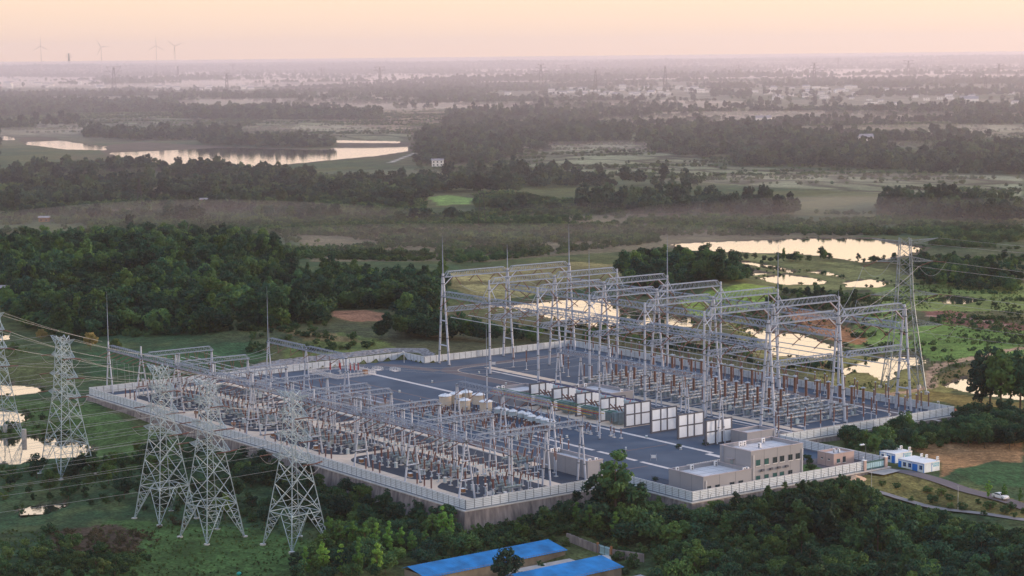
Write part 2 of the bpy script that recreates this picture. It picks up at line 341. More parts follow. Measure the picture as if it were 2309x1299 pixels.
def T0(x, y):
    x = np.asarray(x, float); y = np.asarray(y, float)
    D_ = np.hypot(x-CAMP.x, y-CAMP.y); d = np.hypot(x-PC[0], y-PC[1]); w = smooth(230, 420, d)
    num = 0; den = 0
    for cx_, cy_, cz in CTL:
        q = 1.0/((x-cx_)**2+(y-cy_)**2+30.0)**1.6; num = num+q*cz; den = den+q
    up = smooth(12000, 24000, D_)*62
    nr = num/den+.5*(fbm(x/14, y/14, 3)-.5)
    D = np.hypot(x-CAMP.x, y-CAMP.y)
    fr = -5+4*(fbm(x/220, y/220, 5)-.5)+smooth(1500, 5000, D)*34*(fbm(x/1500+3, y/1500, 8, 3)-.46)
    fr = fr+hills(x, y)*1.0+up
    return nr*(1-w)+fr*w+0*D
_pw = []
for nm, poly, wz in PONDS:
    c = np.mean([P(a, b, -5)[:2] for a, b in poly], axis=0)
    far = math.hypot(c[0]-PC[0], c[1]-PC[1]) > 330
    if far or nm == 'left_pond':
        z0 = -5.0
        for _ in range(4):
            c = np.mean([P(a, b, z0)[:2] for a, b in poly], axis=0); z0 = float(T0(c[0], c[1]))-(.4 if far else .25)
        wz = z0
    _pw.append((nm, poly, wz, np.array([P(a, b, wz)[:2] for a, b in poly])))
def T(x, y, ponds=True):
    x = np.asarray(x, float); y = np.asarray(y, float); z = T0(x, y)
    if ponds:
        for nm, poly, wz, wp in _pw:
            c = wp.mean(0); r = np.hypot(*(wp-c).T).max()
            near = np.hypot(x-c[0], y-c[1]) < r*1.25
            if not near.any(): continue
            xs, ys = (x[near], y[near]) if x.ndim else (x, y)
            ex = inpoly(np.atleast_1d(c[0]+(xs-c[0])/1.12), np.atleast_1d(c[1]+(ys-c[1])/1.12), wp); ins = inpoly(np.atleast_1d(xs), np.atleast_1d(ys), wp)
            zz = np.atleast_1d(z[near] if x.ndim else z).copy(); rr = np.hypot(np.atleast_1d(xs)-c[0], np.atleast_1d(ys)-c[1])/r
            bl = (smooth(1.25, .9, rr) if nm != 'left_pond' else smooth(1.1, .7, rr)*smooth(-12, -24, ys)); zz = zz*(1-bl)+np.clip(zz, wz+.25, wz+.6)*bl
            zz[ex & ~ins] = np.clip(zz[ex & ~ins], wz+.2, wz+.5); zz[ins] = wz-.8
            if x.ndim: z[near] = zz
            else: z = zz[0]
    return z
def G(px, py):
    """ground point seen at a photo pixel"""
    z = -5.0
    for _ in range(8):
        p = P(px, py, z); z = float(T0(p.x, p.y))
    return Vector((p.x, p.y, z))
def gz(x, y): return float(T(np.array([x]), np.array([y]))[0])

COVER = [  # land cover: photo outline, colour, paddy, furrow, rough edge px
 ([(1100, 345), (1200, 330), (1420, 318), (1560, 345), (1620, 375), (1900, 385), (2309, 398), (2309, 442), (2000, 436), (1700, 420), (1440, 400), (1300, 400), (1140, 380)], (.15, .165, .10), 1, 0),
 ([(1420, 300), (1560, 305), (1560, 330), (1420, 330)], (.14, .17, .08), 1, 0),
 ([(700, 262), (860, 245), (1010, 250), (1000, 290), (930, 305), (700, 300)], (.17, .14, .085), 1, 0),
 ([(480, 268), (700, 262), (930, 305), (905, 318), (620, 318), (540, 300)], (.14, .155, .09), 1, 0),
 ([(150, 245), (330, 240), (560, 262), (540, 300), (200, 300)], (.12, .14, .09), 1, 0),
 ([(1000, 228), (1350, 235), (1600, 240), (1780, 262), (1400, 256), (1050, 250)], (.22, .19, .13), .5, 0),
 ([(1800, 285), (2309, 282), (2309, 312), (2050, 305)], (.18, .19, .11), 1, 0),
 ([(965, 445), (1010, 440), (1068, 447), (1060, 460), (990, 463)], (.16, .26, .07), 0, 0),
 ([(660, 520), (1000, 500), (1500, 480), (1980, 520), (1900, 545), (1500, 560), (1100, 590), (700, 590)], (.13, .115, .07), .15, 0),
 ([(1010, 615), (1300, 590), (1420, 600), (1400, 640), (1100, 680), (1020, 650)], (.24, .21, .09), .6, 0),
 ([(1600, 575), (1700, 572), (1900, 592), (2060, 620), (2100, 650), (1900, 655), (1700, 650), (1600, 610)], (.17, .18, .07), .4, 0),
 ([(1530, 680), (1600, 655), (1680, 640), (1760, 650), (1740, 690), (1640, 712), (1560, 712)], (.20, .27, .055), 0, 0),
 ([(1960, 650), (2120, 640), (2309, 640), (2309, 700), (2100, 705), (1990, 690)], (.16, .21, .06), 0, .0),
 ([(2050, 740), (2140, 720), (2309, 742), (2309, 800), (2100, 815), (2060, 780)], (.12, .20, .045), 0, .5),
 ([(1960, 690), (2030, 700), (2060, 790), (1960, 800), (1900, 770)], (.13, .20, .05), 0, .3),
 ([(2080, 702), (2140, 700), (2200, 712), (2309, 734), (2309, 746), (2200, 740), (2110, 722)], (.17, .075, .06), 0, 0),
 ([(750, 702), (830, 700), (897, 712), (888, 722), (800, 726), (753, 715)], (.35, .17, .10), 0, 0),
 ([(940, 708), (1010, 705), (1015, 722), (955, 720)], (.30, .15, .09), 0, 0),
 ([(1760, 690), (1830, 700), (1960, 765), (1940, 778), (1880, 768), (1800, 735)], (.30, .14, .065), 0, .4),
 ([(2050, 1008), (2110, 998), (2170, 992), (2309, 1000), (2309, 1046), (2240, 1040), (2150, 1062), (2122, 1078), (2118, 1045)], (.27, .155, .075), 0, 1),
 ([(2130, 915), (2200, 928), (2190, 948), (2138, 945)], (.27, .10, .055), 0, 1),
 ([(2150, 1060), (2240, 1042), (2309, 1048), (2309, 1100), (2200, 1092)], (.035, .09, .035), 0, .6),
 ([(2110, 850), (2190, 820), (2309, 800), (2309, 852), (2170, 850), (2130, 868)], (.16, .12, .05), 0, .6),
 ([(1600, 690), (1780, 760), (2120, 850), (2150, 880), (2120, 905), (1900, 880), (1700, 800)], (.18, .165, .055), 0, 0),
 ([(1980, 905), (2100, 880), (2309, 910), (2309, 930), (2180, 925), (2130, 905)], (.17, .13, .04), 0, 0),
 ([(640, 790), (760, 750), (860, 765), (890, 785), (760, 800), (640, 830)], (.10, .13, .04), 0, 0),
 ([(620, 740), (760, 755), (840, 775), (700, 770)], (.17, .13, .06), 0, 0),
 ([(0, 900), (200, 905), (420, 1010), (300, 1060), (0, 980)], (.065, .115, .035), 0, 0),
 ([(190, 795), (560, 770), (620, 800), (560, 830), (210, 850)], (.03, .075, .033), 0, 0),
 ([(250, 1170), (560, 1190), (740, 1230), (740, 1299), (150, 1299), (150, 1240)], (.05, .10, .03), 0, 0),
 ([(120, 1200), (260, 1180), (330, 1210), (300, 1240), (120, 1250)], (.07, .05, .035), 0, 0),
 ([(1850, 1080), (2000, 1055), (2309, 1130), (2309, 1170), (2050, 1130), (1900, 1110)], (.16, .14, .05), 0, 0),
]
TRACKS = [  # unpaved tracks: photo centre line, width in metres, colour
 ([(2309, 783), (2200, 806), (2120, 822), (2096, 842), (2100, 868), (2040, 884), (1900, 898)], 4.5, (.40, .26, .17)),
 ([(2100, 712), (2180, 716), (2260, 733)], 5, (.35, .22, .18)),
 ([(880, 365), (920, 350), (955, 335)], 4, (.5, .45, .4))]
def near_line(x, y, pts):
    d = np.full(x.shape, 1e9)
    for a, b in zip(pts[:-1], pts[1:]):
        ax, ay = a; bx, by = b; dx, dy = bx-ax, by-ay; t = np.clip(((x-ax)*dx+(y-ay)*dy)/(dx*dx+dy*dy), 0, 1)
        d = np.minimum(d, np.hypot(x-ax-t*dx, y-ay-t*dy))
    return d
NR, NC = 1150, 430
r = 300*np.exp(np.linspace(0, math.log(27500/300), NR)); th = np.radians(np.linspace(-25, 25, NC))
Rr, Th = np.meshgrid(r, th, indexing='ij')
X = CAMP.x+Rr*(np.cos(Th)*FWD.x+np.sin(Th)*RGT.x); Y = CAMP.y+Rr*(np.cos(Th)*FWD.y+np.sin(Th)*RGT.y)
X = X.ravel(); Y = Y.ravel(); Z = T(X, Y)
ins = inpoly(X, Y, OUT); Z[ins] = np.minimum(Z[ins], -1.2)
ppx, ppy = projn(X, Y, Z)
wob = np.clip(2600/np.hypot(X-CAMP.x, Y-CAMP.y), .6, 8)
jx = ppx+(fbm(X/25, Y/25, 21)-.5)*3.0*wob; jy = ppy+(fbm(X/25, Y/25, 33)-.5)*1.4*wob
D = np.hypot(X-CAMP.x, Y-CAMP.y)
n1 = fbm(X/60, Y/60, 41)[:, None]; n2 = fbm(X/9, Y/9, 55)[:, None]; n3 = fbm(X/260, Y/260, 61)[:, None]
A = np.array
col = A((.030, .066, .030))*(1-smooth(.4, .65, n1))+A((.075, .090, .034))*smooth(.4, .65, n1)
col = col*(1-.6*smooth(.5, .7, n3))+A((.10, .082, .048))*.6*smooth(.5, .7, n3)
col = col*(1-.35*smooth(.5, .8, n2))+A((.13, .145, .05))*.35*smooth(.5, .8, n2)
pat = np.zeros((len(X), 3))
fm = smooth(2600, 3600, D)*smooth(.42, .56, fbm(X/420, Y/420, 77)); col = col*(1-fm[:, None])+A((.21, .19, .135))*fm[:, None]; pat[:, 0] = fm*.7
for poly, c, pd, fu in COVER:
    m = inpoly(jx, jy, poly); v = (.75+.5*fbm(X[m]/30, Y[m]/30, 71))[:, None]
    col[m] = A(c)*v; pat[m, 0] = pd; pat[m, 1] = fu
for line, w, c in TRACKS:
    pts = [G(*p)[:2] for p in line]; m = near_line(X, Y, pts) < w/2+1.2*(fbm(X/5, Y/5, 9)-.5); col[m] = A(c); pat[m] = 0
for nm, poly, wz, wp in _pw:   # muddy rims
    c = wp.mean(0); m = inpoly(c[0]+(X-c[0])/1.05, c[1]+(Y-c[1])/1.05, wp); col[m] = A((.10, .08, .06)); pat[m] = 0
me = bpy.data.meshes.new('ground'); nv = len(X); nf = (NR-1)*(NC-1)
me.vertices.add(nv); me.vertices.foreach_set('co', np.stack([X, Y, Z], 1).ravel().astype(np.float32))
ii = (np.arange(NR-1)[:, None]*NC+np.arange(NC-1)[None, :]).ravel()
q = np.stack([ii, ii+1, ii+NC+1, ii+NC], 1)
me.loops.add(nf*4); me.loops.foreach_set('vertex_index', q.ravel().astype(np.int32)); me.polygons.add(nf)
me.polygons.foreach_set('loop_start', (np.arange(nf)*4).astype(np.int32)); me.update(calc_edges=True); me.validate()
me.shade_smooth()
for nme, dat in (('cover', col), ('pattern', pat)):
    at = me.color_attributes.new(nme, 'FLOAT_COLOR', 'POINT'); at.data.foreach_set('color', np.concatenate([dat, np.ones((nv, 1))], 1).ravel().astype(np.float32))
def groundmat():
    m = bpy.data.materials.new('ground_cover'); m.use_nodes = True; t = m.node_tree; l = t.links.new; b = t.nodes['Principled BSDF']; b.inputs['Roughness'].default_value = .95; b.inputs['Specular IOR Level'].default_value = .1
    def nd(k, **kw):
        n = t.nodes.new(k)
        for a, v in kw.items(): setattr(n, a, v)
        return n
    ac = nd('ShaderNodeAttribute', attribute_name='cover'); ap = nd('ShaderNodeAttribute', attribute_name='pattern'); g = nd('ShaderNodeNewGeometry'); se = nd('ShaderNodeSeparateColor'); l(ap.outputs['Color'], se.inputs[0])
    def noise(sc, det=5):
        n = nd('ShaderNodeTexNoise'); n.inputs['Scale'].default_value = sc; n.inputs['Detail'].default_value = det; l(g.outputs['Position'], n.inputs[0]); return n
    def mrange(s, a, bb, c, d):
        n = nd('ShaderNodeMapRange'); l(s, n.inputs[0]); n.inputs[1].default_value = a; n.inputs[2].default_value = bb; n.inputs[3].default_value = c; n.inputs[4].default_value = d; return n.outputs[0]
    def mul(a, bb):
        n = nd('ShaderNodeMath', operation='MULTIPLY'); l(a, n.inputs[0]); l(bb, n.inputs[1]); return n.outputs[0]
    f1 = mrange(noise(.35).outputs[0], .3, .7, .62, 1.38); f2 = mrange(noise(.06).outputs[0], .3, .7, .75, 1.25); f3 = mrange(noise(1.3, 3).outputs[0], .3, .7, .55, 1.45); f = mul(mul(f1, f2), f3)
    # rice terraces: long narrow cells with dark bunds, each cell its own tint
    mp = nd('ShaderNodeMapping'); l(g.outputs['Position'], mp.inputs[0]); mp.inputs['Rotation'].default_value = (0, 0, rad(-54)); mp.inputs['Scale'].default_value = (.008, .021, 0)
    ns = noise(.012, 2); va = nd('ShaderNodeVectorMath', operation='ADD'); sc = nd('ShaderNodeVectorMath', operation='SCALE'); sc.inputs['Scale'].default_value = .9; l(ns.outputs['Color'], sc.inputs[0]); l(mp.outputs[0], va.inputs[0]); l(sc.outputs[0], va.inputs[1])
    vo = nd('ShaderNodeTexVoronoi', feature='DISTANCE_TO_EDGE'); vo.voronoi_dimensions = '2D'; vo.inputs['Scale'].default_value = 1; l(va.outputs[0], vo.inputs[0])
    vc = nd('ShaderNodeTexVoronoi', feature='F1'); vc.voronoi_dimensions = '2D'; vc.inputs['Scale'].default_value = 1; l(va.outputs[0], vc.inputs[0]); sv = nd('ShaderNodeSeparateColor'); l(vc.outputs['Color'], sv.inputs[0])
    bund = mrange(vo.outputs[0], .04, .16, .30, 1.0); tint = mrange(sv.outputs[0], 0, 1, .65, 1.5); pd = mul(bund, tint)
    m1 = nd('ShaderNodeMix'); m1.data_type = 'FLOAT'; l(se.outputs[0], m1.inputs[0]); m1.inputs[2].default_value = 1; l(pd, m1.inputs[3])
    # plough furrows
    wv = nd('ShaderNodeTexWave'); wv.inputs['Scale'].default_value = .3; wv.inputs['Distortion'].default_value = 5; wv.inputs['Detail'].default_value = 2; wv.inputs['Detail Scale'].default_value = .2; l(g.outputs['Position'], wv.inputs[0])
    fw = mrange(wv.outputs['Fac'], 0, 1, .72, 1.25); m2 = nd('ShaderNodeMix'); m2.data_type = 'FLOAT'; l(se.outputs[1], m2.inputs[0]); m2.inputs[2].default_value = 1; l(fw, m2.inputs[3])
    ff = mul(mul(f, m1.outputs[0]), m2.outputs[0]); vs = nd('ShaderNodeVectorMath', operation='SCALE'); l(ac.outputs['Color'], vs.inputs[0]); l(ff, vs.inputs['Scale']); l(vs.outputs[0], b.inputs['Base Color'])
    bp = nd('ShaderNodeBump'); bp.inputs['Strength'].default_value = .6; bp.inputs['Distance'].default_value = .5; l(noise(.8).outputs[0], bp.inputs['Height']); l(bp.outputs[0], b.inputs['Normal'])
    return m
me.materials.append(groundmat())
go = bpy.data.objects.new('ground', me); S.collection.objects.link(go); tag(go, kind='structure')
for nm, poly, wz, wp in _pw:
    c = wp.mean(0); mb = MB(); pts = [tuple(c+(p-c)*1.06) for p in wp]
    # ragged shore: subdivide and jitter the outline
    o = []
    for a, b in zip(pts, pts[1:]+pts[:1]):
        L_ = math.hypot(b[0]-a[0], b[1]-a[1])
        for k in range(4): o.append((a[0]+(b[0]-a[0])*k/4+random.uniform(-.03, .03)*L_, a[1]+(b[1]-a[1])*k/4+random.uniform(-.03, .03)*L_))
    mb.add([(x, y, wz) for x, y in o], [tuple(range(len(o)))])
    ob = mb.build('water', M['water']); tag(ob, kind='structure')

# ------------------------------------------------------------------ yard floor, retaining wall, lanes
def flat(name, polys, z, m, th=0.0):
    mb = MB()
    for k, p in enumerate(polys):
        n = len(p); a = sum(p[i][0]*p[(i+1) % n][1]-p[(i+1) % n][0]*p[i][1] for i in range(n))
        if a < 0: p = p[::-1]
        if th: mb.prism(p, z-th, z)
        else: mb.add([(x, y, z) for x, y in p], [tuple(range(n))])
    o = mb.build(name, m); tag(o, kind='structure'); return o
def rect(x0, y0, x1, y1): return [(x0, y0), (x1, y0), (x1, y1), (x0, y1)]
def rrect(x0, y0, x1, y1, r, n=6):
    o = []
    for cx_, cy_, a in ((x1-r, y0+r, -90), (x1-r, y1-r, 0), (x0+r, y1-r, 90), (x0+r, y0+r, 180)):
        for k in range(n+1): t = rad(a+90*k/n); o.append((cx_+r*math.cos(t), cy_+r*math.sin(t)))
    return o
def stroke(pts, w):
    o1 = []; o2 = []
    for i, p in enumerate(pts):
        a = pts[max(0, i-1)]; b = pts[min(len(pts)-1, i+1)]; dx, dy = b[0]-a[0], b[1]-a[1]; l = math.hypot(dx, dy); o1.append((p[0]-dy/l*w/2, p[1]+dx/l*w/2)); o2.append((p[0]+dy/l*w/2, p[1]-dx/l*w/2))
    return [[o1[i], o1[i+1], o2[i+1], o2[i]] for i in range(len(pts)-1)]
flat('yard', [OUT], 0.0, M['gravel'], 3.0)
# battered stained retaining wall round the yard
def grow(d):
    n = len(OUT); r_ = []
    for i in range(n):
        a, b, c = OUT[i-1], OUT[i], OUT[(i+1) % n]
        d1 = Vector((b[0]-a[0], b[1]-a[1])).normalized(); d2 = Vector((c[0]-b[0], c[1]-b[1])).normalized()
        nn = Vector((d1.y, -d1.x))+Vector((d2.y, -d2.x)); r_.append((b[0]+nn.x*d, b[1]+nn.y*d))
    return r_
rw = thing('retaining_wall', 'weathered grey stone and concrete retaining wall carrying the fenced yard', 'retaining wall', (0, 0, -9))
mb = MB(); g0, g1, g2 = grow(0.02), grow(.75), grow(2.3); n = len(OUT)
mb.add([(x, y, -.28) for x, y in g0]+[(x, y, -.28) for x, y in g1]+[(x, y, -9) for x, y in g2],
       [(i, n+i, n+(i+1) % n, (i+1) % n) for i in range(n)]+[(n+i, 2*n+i, 2*n+(i+1) % n, n+(i+1) % n) for i in range(n)])
mb.build('wall_face', M['stone'], rw)
mb = MB(); ga, gb = grow(.03), grow(.85)
for i in range(n):
    j = (i+1) % n; mb.add([(*ga[i], -.27), (*gb[i], -.27), (*gb[j], -.27), (*ga[j], -.27), (*ga[i], -.02), (*gb[i], -.02), (*gb[j], -.02), (*ga[j], -.02)], [(0, 1, 2, 3), (7, 6, 5, 4), (1, 5, 6, 2)])
mb.build('coping', M['conc'], rw)
# near (220 kV) yard: darker gravel islands between cream lanes
flat('lane', [rect(-217, 4.5, -6, 49)], .004, M['cream'])
isl = []
br = [-215, -170, -124, -78, -34, -8]
for a, b in zip(br[:-1], br[1:]):
    isl.append(rrect(a+2.6, 9.6, b-.6, 32.0, 7.5)); isl.append(rrect(a+2.6, 35.8, b-.6, 46.6, 1.5))
isl.append(rect(-221, .3, -1, 4.0))
flat('gravel', isl, .008, M['gravel2'])
flat('kerb', [rect(-217, 4.15, -6, 4.5), rect(-217, 46.6, -100, 47.0)], .012, M['kerb'])
flat('road', [rect(-205, 50, -30, 54), rect(-5, 8, -.8, 49), ]+stroke([(-218, 112), (-208, 116), (-196, 119), (-190, 120)], 5), .006, M['asph'])
flat('gravel', [rrect(-30, 9, -3.4, 33, 6), rect(-33, 38, -3, 49)], .012, M['gravel2'])
flat('lane', [rect(-34, 34.2, -1, 37.4)], .016, M['cream'])
# far (500 kV) yard: ring road and walkways
flat('road', [rrect(-195, 120, -20, 187, 9)], .004, M['asph'])
flat('gravel', [rrect(-190, 125, -25, 182, 8)], .008, M['gravel'])
flat('kerb', stroke([(x, y) for x, y in rrect(-190.2, 124.8, -24.8, 182.2, 8)]+[(-24.8, 133)], .35), .012, M['cream'])
flat('lane', [rect(-186, 137.2, -24, 140.6)], .012, M['cream'])
flat('trench', [rect(-178, 134.2, -24, 135.4), rect(-203, 97.2, -96, 98.9), rect(-70, 71.6, -40, 73.0), rect(-38, 71.6, -21, 73.0), rect(-19, 71.6, -4, 73.0), rect(-72, 95.2, -16, 96.7), rect(-16, 93, 10, 95), rect(-60, 182.6, -10, 183.6)], .02, M['trench'])
flat('trench', [rect(x, 141, x+.8, 181) for x in (-132, -104, -76, -48)]+[rect(-134, y, -30, y+.6) for y in (147, 161, 176)], .016, M['trench'])
flat('apron', [rect(-21, 147, -15.5, 193)]+[rect(-15.4, 122, -14.4, 193)], .006, M['cream'])
flat('road', [rect(8, 50.5, 27, 120), ], .004, M['asph'])
flat('lawn', [rrect(-4, 76, 11, 92, 2), rect(12, 96, 20, 105)], .012, mat('lawn_grass', (.05, .11, .025), .95, 0, .2, .5))
# approach road outside, following the ground
def drape(name, pts, w, m, dz, seg=3):
    mb = MB(); ps = []
    for a, b in zip(pts[:-1], pts[1:]):
        k = max(1, int(math.dist(a, b)/seg)); ps += [(a[0]+(b[0]-a[0])*i/k, a[1]+(b[1]-a[1])*i/k) for i in range(k)]
    ps.append(pts[-1]); vs = []
    for i, p in enumerate(ps):
        a = ps[max(0, i-1)]; b = ps[min(len(ps)-1, i+1)]; dx, dy = b[0]-a[0], b[1]-a[1]; l = math.hypot(dx, dy)
        for s in (-1, 0, 1): vs.append((p[0]-dy/l*w/2*s, p[1]+dx/l*w/2*s))
    zz = T(np.array([v[0] for v in vs]), np.array([v[1] for v in vs]))
    zz = [max(zz[3*(i//3)], zz[3*(i//3)+1], zz[3*(i//3)+2])+dz for i in range(len(vs))]
    fs = []
    for i in range(len(ps)-1):
        for s in (0, 1): fs.append((3*i+s, 3*i+s+1, 3*i+s+4, 3*i+s+3))
    mb.add([(x, y, z) for (x, y), z in zip(vs, zz)], fs[::1]); o = mb.build(name, m); tag(o, kind='structure')
drape('road', [(28.6, 115), (30, 119.5), (34, 121.6), (60, 121.8), (95, 120), (140, 118)], 4.6, M['asph'], .12)
drape('path', [(31, 98), (38, 101), (50, 105.5), (70, 109.5), (85, 113)], 2.6, mat('path_gravel', (.20, .19, .20)), .1)
flat('apron', [[(28.2, 111.5), (34, 112.5), (33, 120), (28.2, 120)]], -.35, M['kerb'])

# ------------------------------------------------------------------ fences
def fence(a, b, label, n, h=2.6, z=0.0):
    t = thing('panel_fence', label, 'fence', (a[0], a[1], z)); d = Vector((b[0]-a[0], b[1]-a[1], 0)); L_ = d.length; d.normalize(); nn = Vector((-d.y, d.x, 0)); A3 = Vector((a[0], a[1], z)); ang = math.atan2(d.y, d.x)
    k = min(99, max(1, int(round(L_/n)))); mb = MB(); bk = MB(); st = L_/k
    for i in range(k):
        c = A3+d*(i+.5)*st; w = st-.2; hh = (h-.35)/5
        for j in range(5):   # stacked boards with a shadow gap between
            mb.box((c.x, c.y, z+.3+j*hh), (w, .12, hh-.09), ang)
        bk.box((c.x, c.y, z+.3), (w, .05, h-.36), ang)
    mb.build('panels', M['fence'], t); bk.build('panel_backing', M['fencep'], t)
    mb = MB(); c = A3+d*L_/2; mb.box((c.x, c.y, z), (L_, .22, .3), ang); mb.build('plinth', M['fencep'], t)
    mb = MB(); mb.box((c.x, c.y, z+h-.06), (L_, .2, .07), ang); mb.build('coping', M['white'], t)
    for i in range(k+1):
        p = A3+d*i*st; m = MB(); m.box((p.x, p.y, z), (.13, .2, h-.06), ang); m.build('post', M['fencep'], t)
    return t
fence((-222, 0), (0, 0), 'long pale panel fence along the front of the near yard, above the stone retaining wall', 2.45)
fence((0.12, 0), (0.12, 50), 'pale panel fence running back from the near corner, partly hidden by the big tree', 2.7)
fence((0, 50), (28, 50), 'short pale fence run left of the two-storey building, facing the trees', 2.45)
fence((28, 50), (28, 111), 'pale fence in front of the two-storey building with curved lamp brackets on it', 2.7)
fence((-14, 120), (28, 120), 'pale fence behind the pink gatehouse leading to the gate', 2.6)
fence((-14, 120), (-14, 194), 'pale fence on the right end of the far yard, meeting the outer corner', 2.7)
fence((-208, 194), (-14, 194), 'long pale fence along the back of the tall gantry yard', 2.6)
fence((-208, 126), (-208, 194), 'pale fence at the back left of the tall gantry yard', 2.6)
fence((-222, 126), (-208, 126), 'short pale fence jog beside the stone bank', 2.4)
fence((-222, 0), (-222, 126), 'pale fence along the left end of the near yard', 2.6)
# gate with pillars
t = thing('sliding_gate', 'teal framed gate with pale blue panels between two pillars', 'gate', (28, 115.4, 0))
m = MB(); m.b2(27.9, 111.8, .15, 28.1, 118.9, .45); m.b2(27.9, 111.8, 1.9, 28.1, 118.9, 2.35); m.build('frame', M['teal'], t)
for k in range(8): m = MB(); m.b2(27.93, 111.85+k*.88, .46, 28.07, 112.55+k*.88, 1.88); m.build('panel', M['gpanel'], t)
for s, y in (('beside the fence', 111.3), ('beside the cabins', 119.4)):
    t = thing('gate_pillar', 'pale square gate pillar %s' % s, 'pillar', (28, y, 0)); m = MB(); m.box((28, y, -.8), (.9, .9, 3.5)); m.build('shaft', M['wallp'], t); m = MB(); m.box((28, y, 2.72), (1.1, 1.1, .18)); m.build('cap', M['white'], t); m = MB(); m.tube((27.8, y-.2, 2.9), (27.8, y-.2, 3.4), .05); m.lathe((27.8, y-.2, 3.4), [(.05, 0), (.2, .1), (.2, .3), (.05, .4)], 8); m.build('lamp', M['white'], t)
# iron anti-climb brackets outside the front-building fence
for k in range(21):
    y = 53+k*2.85; m = MB(); m.wire([(28.35, y, -.6), (28.35, y, .9), (28.45, y, 1.2), (28.8, y, 1.5)], .045)
    built('fence_bracket', M['flange'], 'thin dark curved bracket standing against the pale fence', 'bracket', m, (28.35, y, -.6), 'curved brackets along the building fence')
# ------------------------------------------------------------------ vegetation
def crown_data(kind, seed, nleaf, leaf):
    """leaf faces gathered in clumps through the crown's volume; unit: metres, tree about 8 m tall; returns quads (n,4,3)"""
    g = np.random.default_rng(seed)
    if kind == 'round': H, R, zb, ncl = 8.0, 3.6, 2.0, 26
    elif kind == 'flat': H, R, zb, ncl = 6.5, 4.3, 2.2, 28
    elif kind == 'poplar': H, R, zb, ncl = 11.0, 2.1, 1.5, 26
    elif kind == 'tall': H, R, zb, ncl = 12.0, 3.4, 3.5, 30
    else: H, R, zb, ncl = 3.2, 2.3, .2, 14
    cl = []
    while len(cl) < ncl:
        x, y, z = g.uniform(-1, 1, 3); rr = x*x+y*y+z*z
        if rr > 1 or rr < .12: continue
        if kind == 'poplar': k = (1-.75*max(0, z))*(1-.25*max(0, -z))
        elif kind == 'flat': k = 1-.3*max(0, -z)
        else: k = 1-.35*max(0, -z)-.12*max(0, z)
        cl.append((x*R*k*.85, y*R*k*.85, zb+(H-zb)*(z*.5+.5)*.93, g.uniform(.55, 1.1)*R*.34*(1.25 if kind == 'flat' else 1)))
    cl = np.array(cl); w = cl[:, 3]**2; idx = g.choice(ncl, nleaf, p=w/w.sum()); c = cl[idx]
    d = g.normal(size=(nleaf, 3)); d /= np.linalg.norm(d, axis=1)[:, None]; rr = c[:, 3]*(.55+.5*g.random(nleaf)**.5)
    pos = c[:, :3]+d*rr[:, None]*np.array([1, 1, .75])
    pos[:, 2] = np.maximum(pos[:, 2], .15)
    nr = d+g.normal(size=(nleaf, 3))*.55+np.array([0, 0, .35]); nr /= np.linalg.norm(nr, axis=1)[:, None]
    a = np.cross(nr, g.normal(size=(nleaf, 3))); a /= np.linalg.norm(a, axis=1)[:, None]; b = np.cross(nr, a)
    s = leaf*g.uniform(.6, 1.35, nleaf)[:, None]; e = g.uniform(.5, .95, nleaf)[:, None]
    q = np.stack([pos-a*s, pos-b*s*e, pos+a*s, pos+b*s*e*.8], 1)
    return q, cl, H, zb
def quads_mesh(name, q, m):
    n = len(q); me = bpy.data.meshes.new(name); me.vertices.add(n*4); me.vertices.foreach_set('co', q.reshape(-1).astype(np.float32))
    me.loops.add(n*4); me.loops.foreach_set('vertex_index', np.arange(n*4, dtype=np.int32)); me.polygons.add(n); me.polygons.foreach_set('loop_start', (np.arange(n)*4).astype(np.int32))
    me.update(calc_edges=True); me.materials.append(m); return me
def trunk_mb(cl, H, zb, r=.17):
    mb = MB(); top = (0, 0, H*.72); mb.tube((0, 0, -.6), (0, 0, zb+.4), r, r*.75, 6); mb.tube((0, 0, zb+.4), top, r*.75, r*.25, 6)
    for k in range(0, len(cl), 4):
        c = cl[k]; z0 = min(zb+.3+.3*max(0, c[2]-zb), H*.6); mb.tube((0, 0, z0), (c[0]*.8, c[1]*.8, c[2]), r*.4, r*.12, 5)
    return mb
ARCH = {}
def archetypes(kind, nvar, nleaf, leaf, m, key=None):
    for k in range(nvar):
        q, cl, H, zb = crown_data(kind, hash_seed(kind)+k, nleaf, leaf); mb = trunk_mb(cl, H, zb, .22 if kind == 'tall' else .16)
        ARCH.setdefault(key or kind, []).append((quads_mesh('crown', q, m), mb))
def hash_seed(s): return sum(ord(c)*(i+3) for i, c in enumerate(s))
archetypes('round', 5, 1500, .34, M['leaf']); archetypes('flat', 3, 1500, .36, M['leaf']); archetypes('poplar', 3, 1300, .30, M['leafp']); archetypes('tall', 3, 1700, .38, M['leaf']); archetypes('bush', 4, 620, .26, M['leafs'])
_tm = {}
def tree(kind, x, y, s, name, label, cat, group, z=None, var=None):
    v = random.randrange(len(ARCH[kind])) if var is None else var; cm, mb = ARCH[kind][v]
    if (kind, v) not in _tm:
        me = bpy.data.meshes.new('trunk'); me.from_pydata([tuple(p) for p in mb.v], [], mb.f); me.materials.append(M['bark']); _tm[(kind, v)] = me
    if z is None: z = gz(x, y)
    t = bpy.data.objects.new(name, None); S.collection.objects.link(t); t.location = (x, y, z); t.rotation_euler = (0, 0, random.uniform(0, 6.28)); t.scale = (s*random.uniform(.9, 1.12), s*random.uniform(.9, 1.12), s*random.uniform(.88, 1.15)); tag(t, label, cat, group)
    for nme, md in (('crown', cm), ('trunk', _tm[(kind, v)])):
        o = bpy.data.objects.new(nme, md); S.collection.objects.link(o); o.parent = t
    return t
TREES = []   # x, y of all near trees, to keep distances
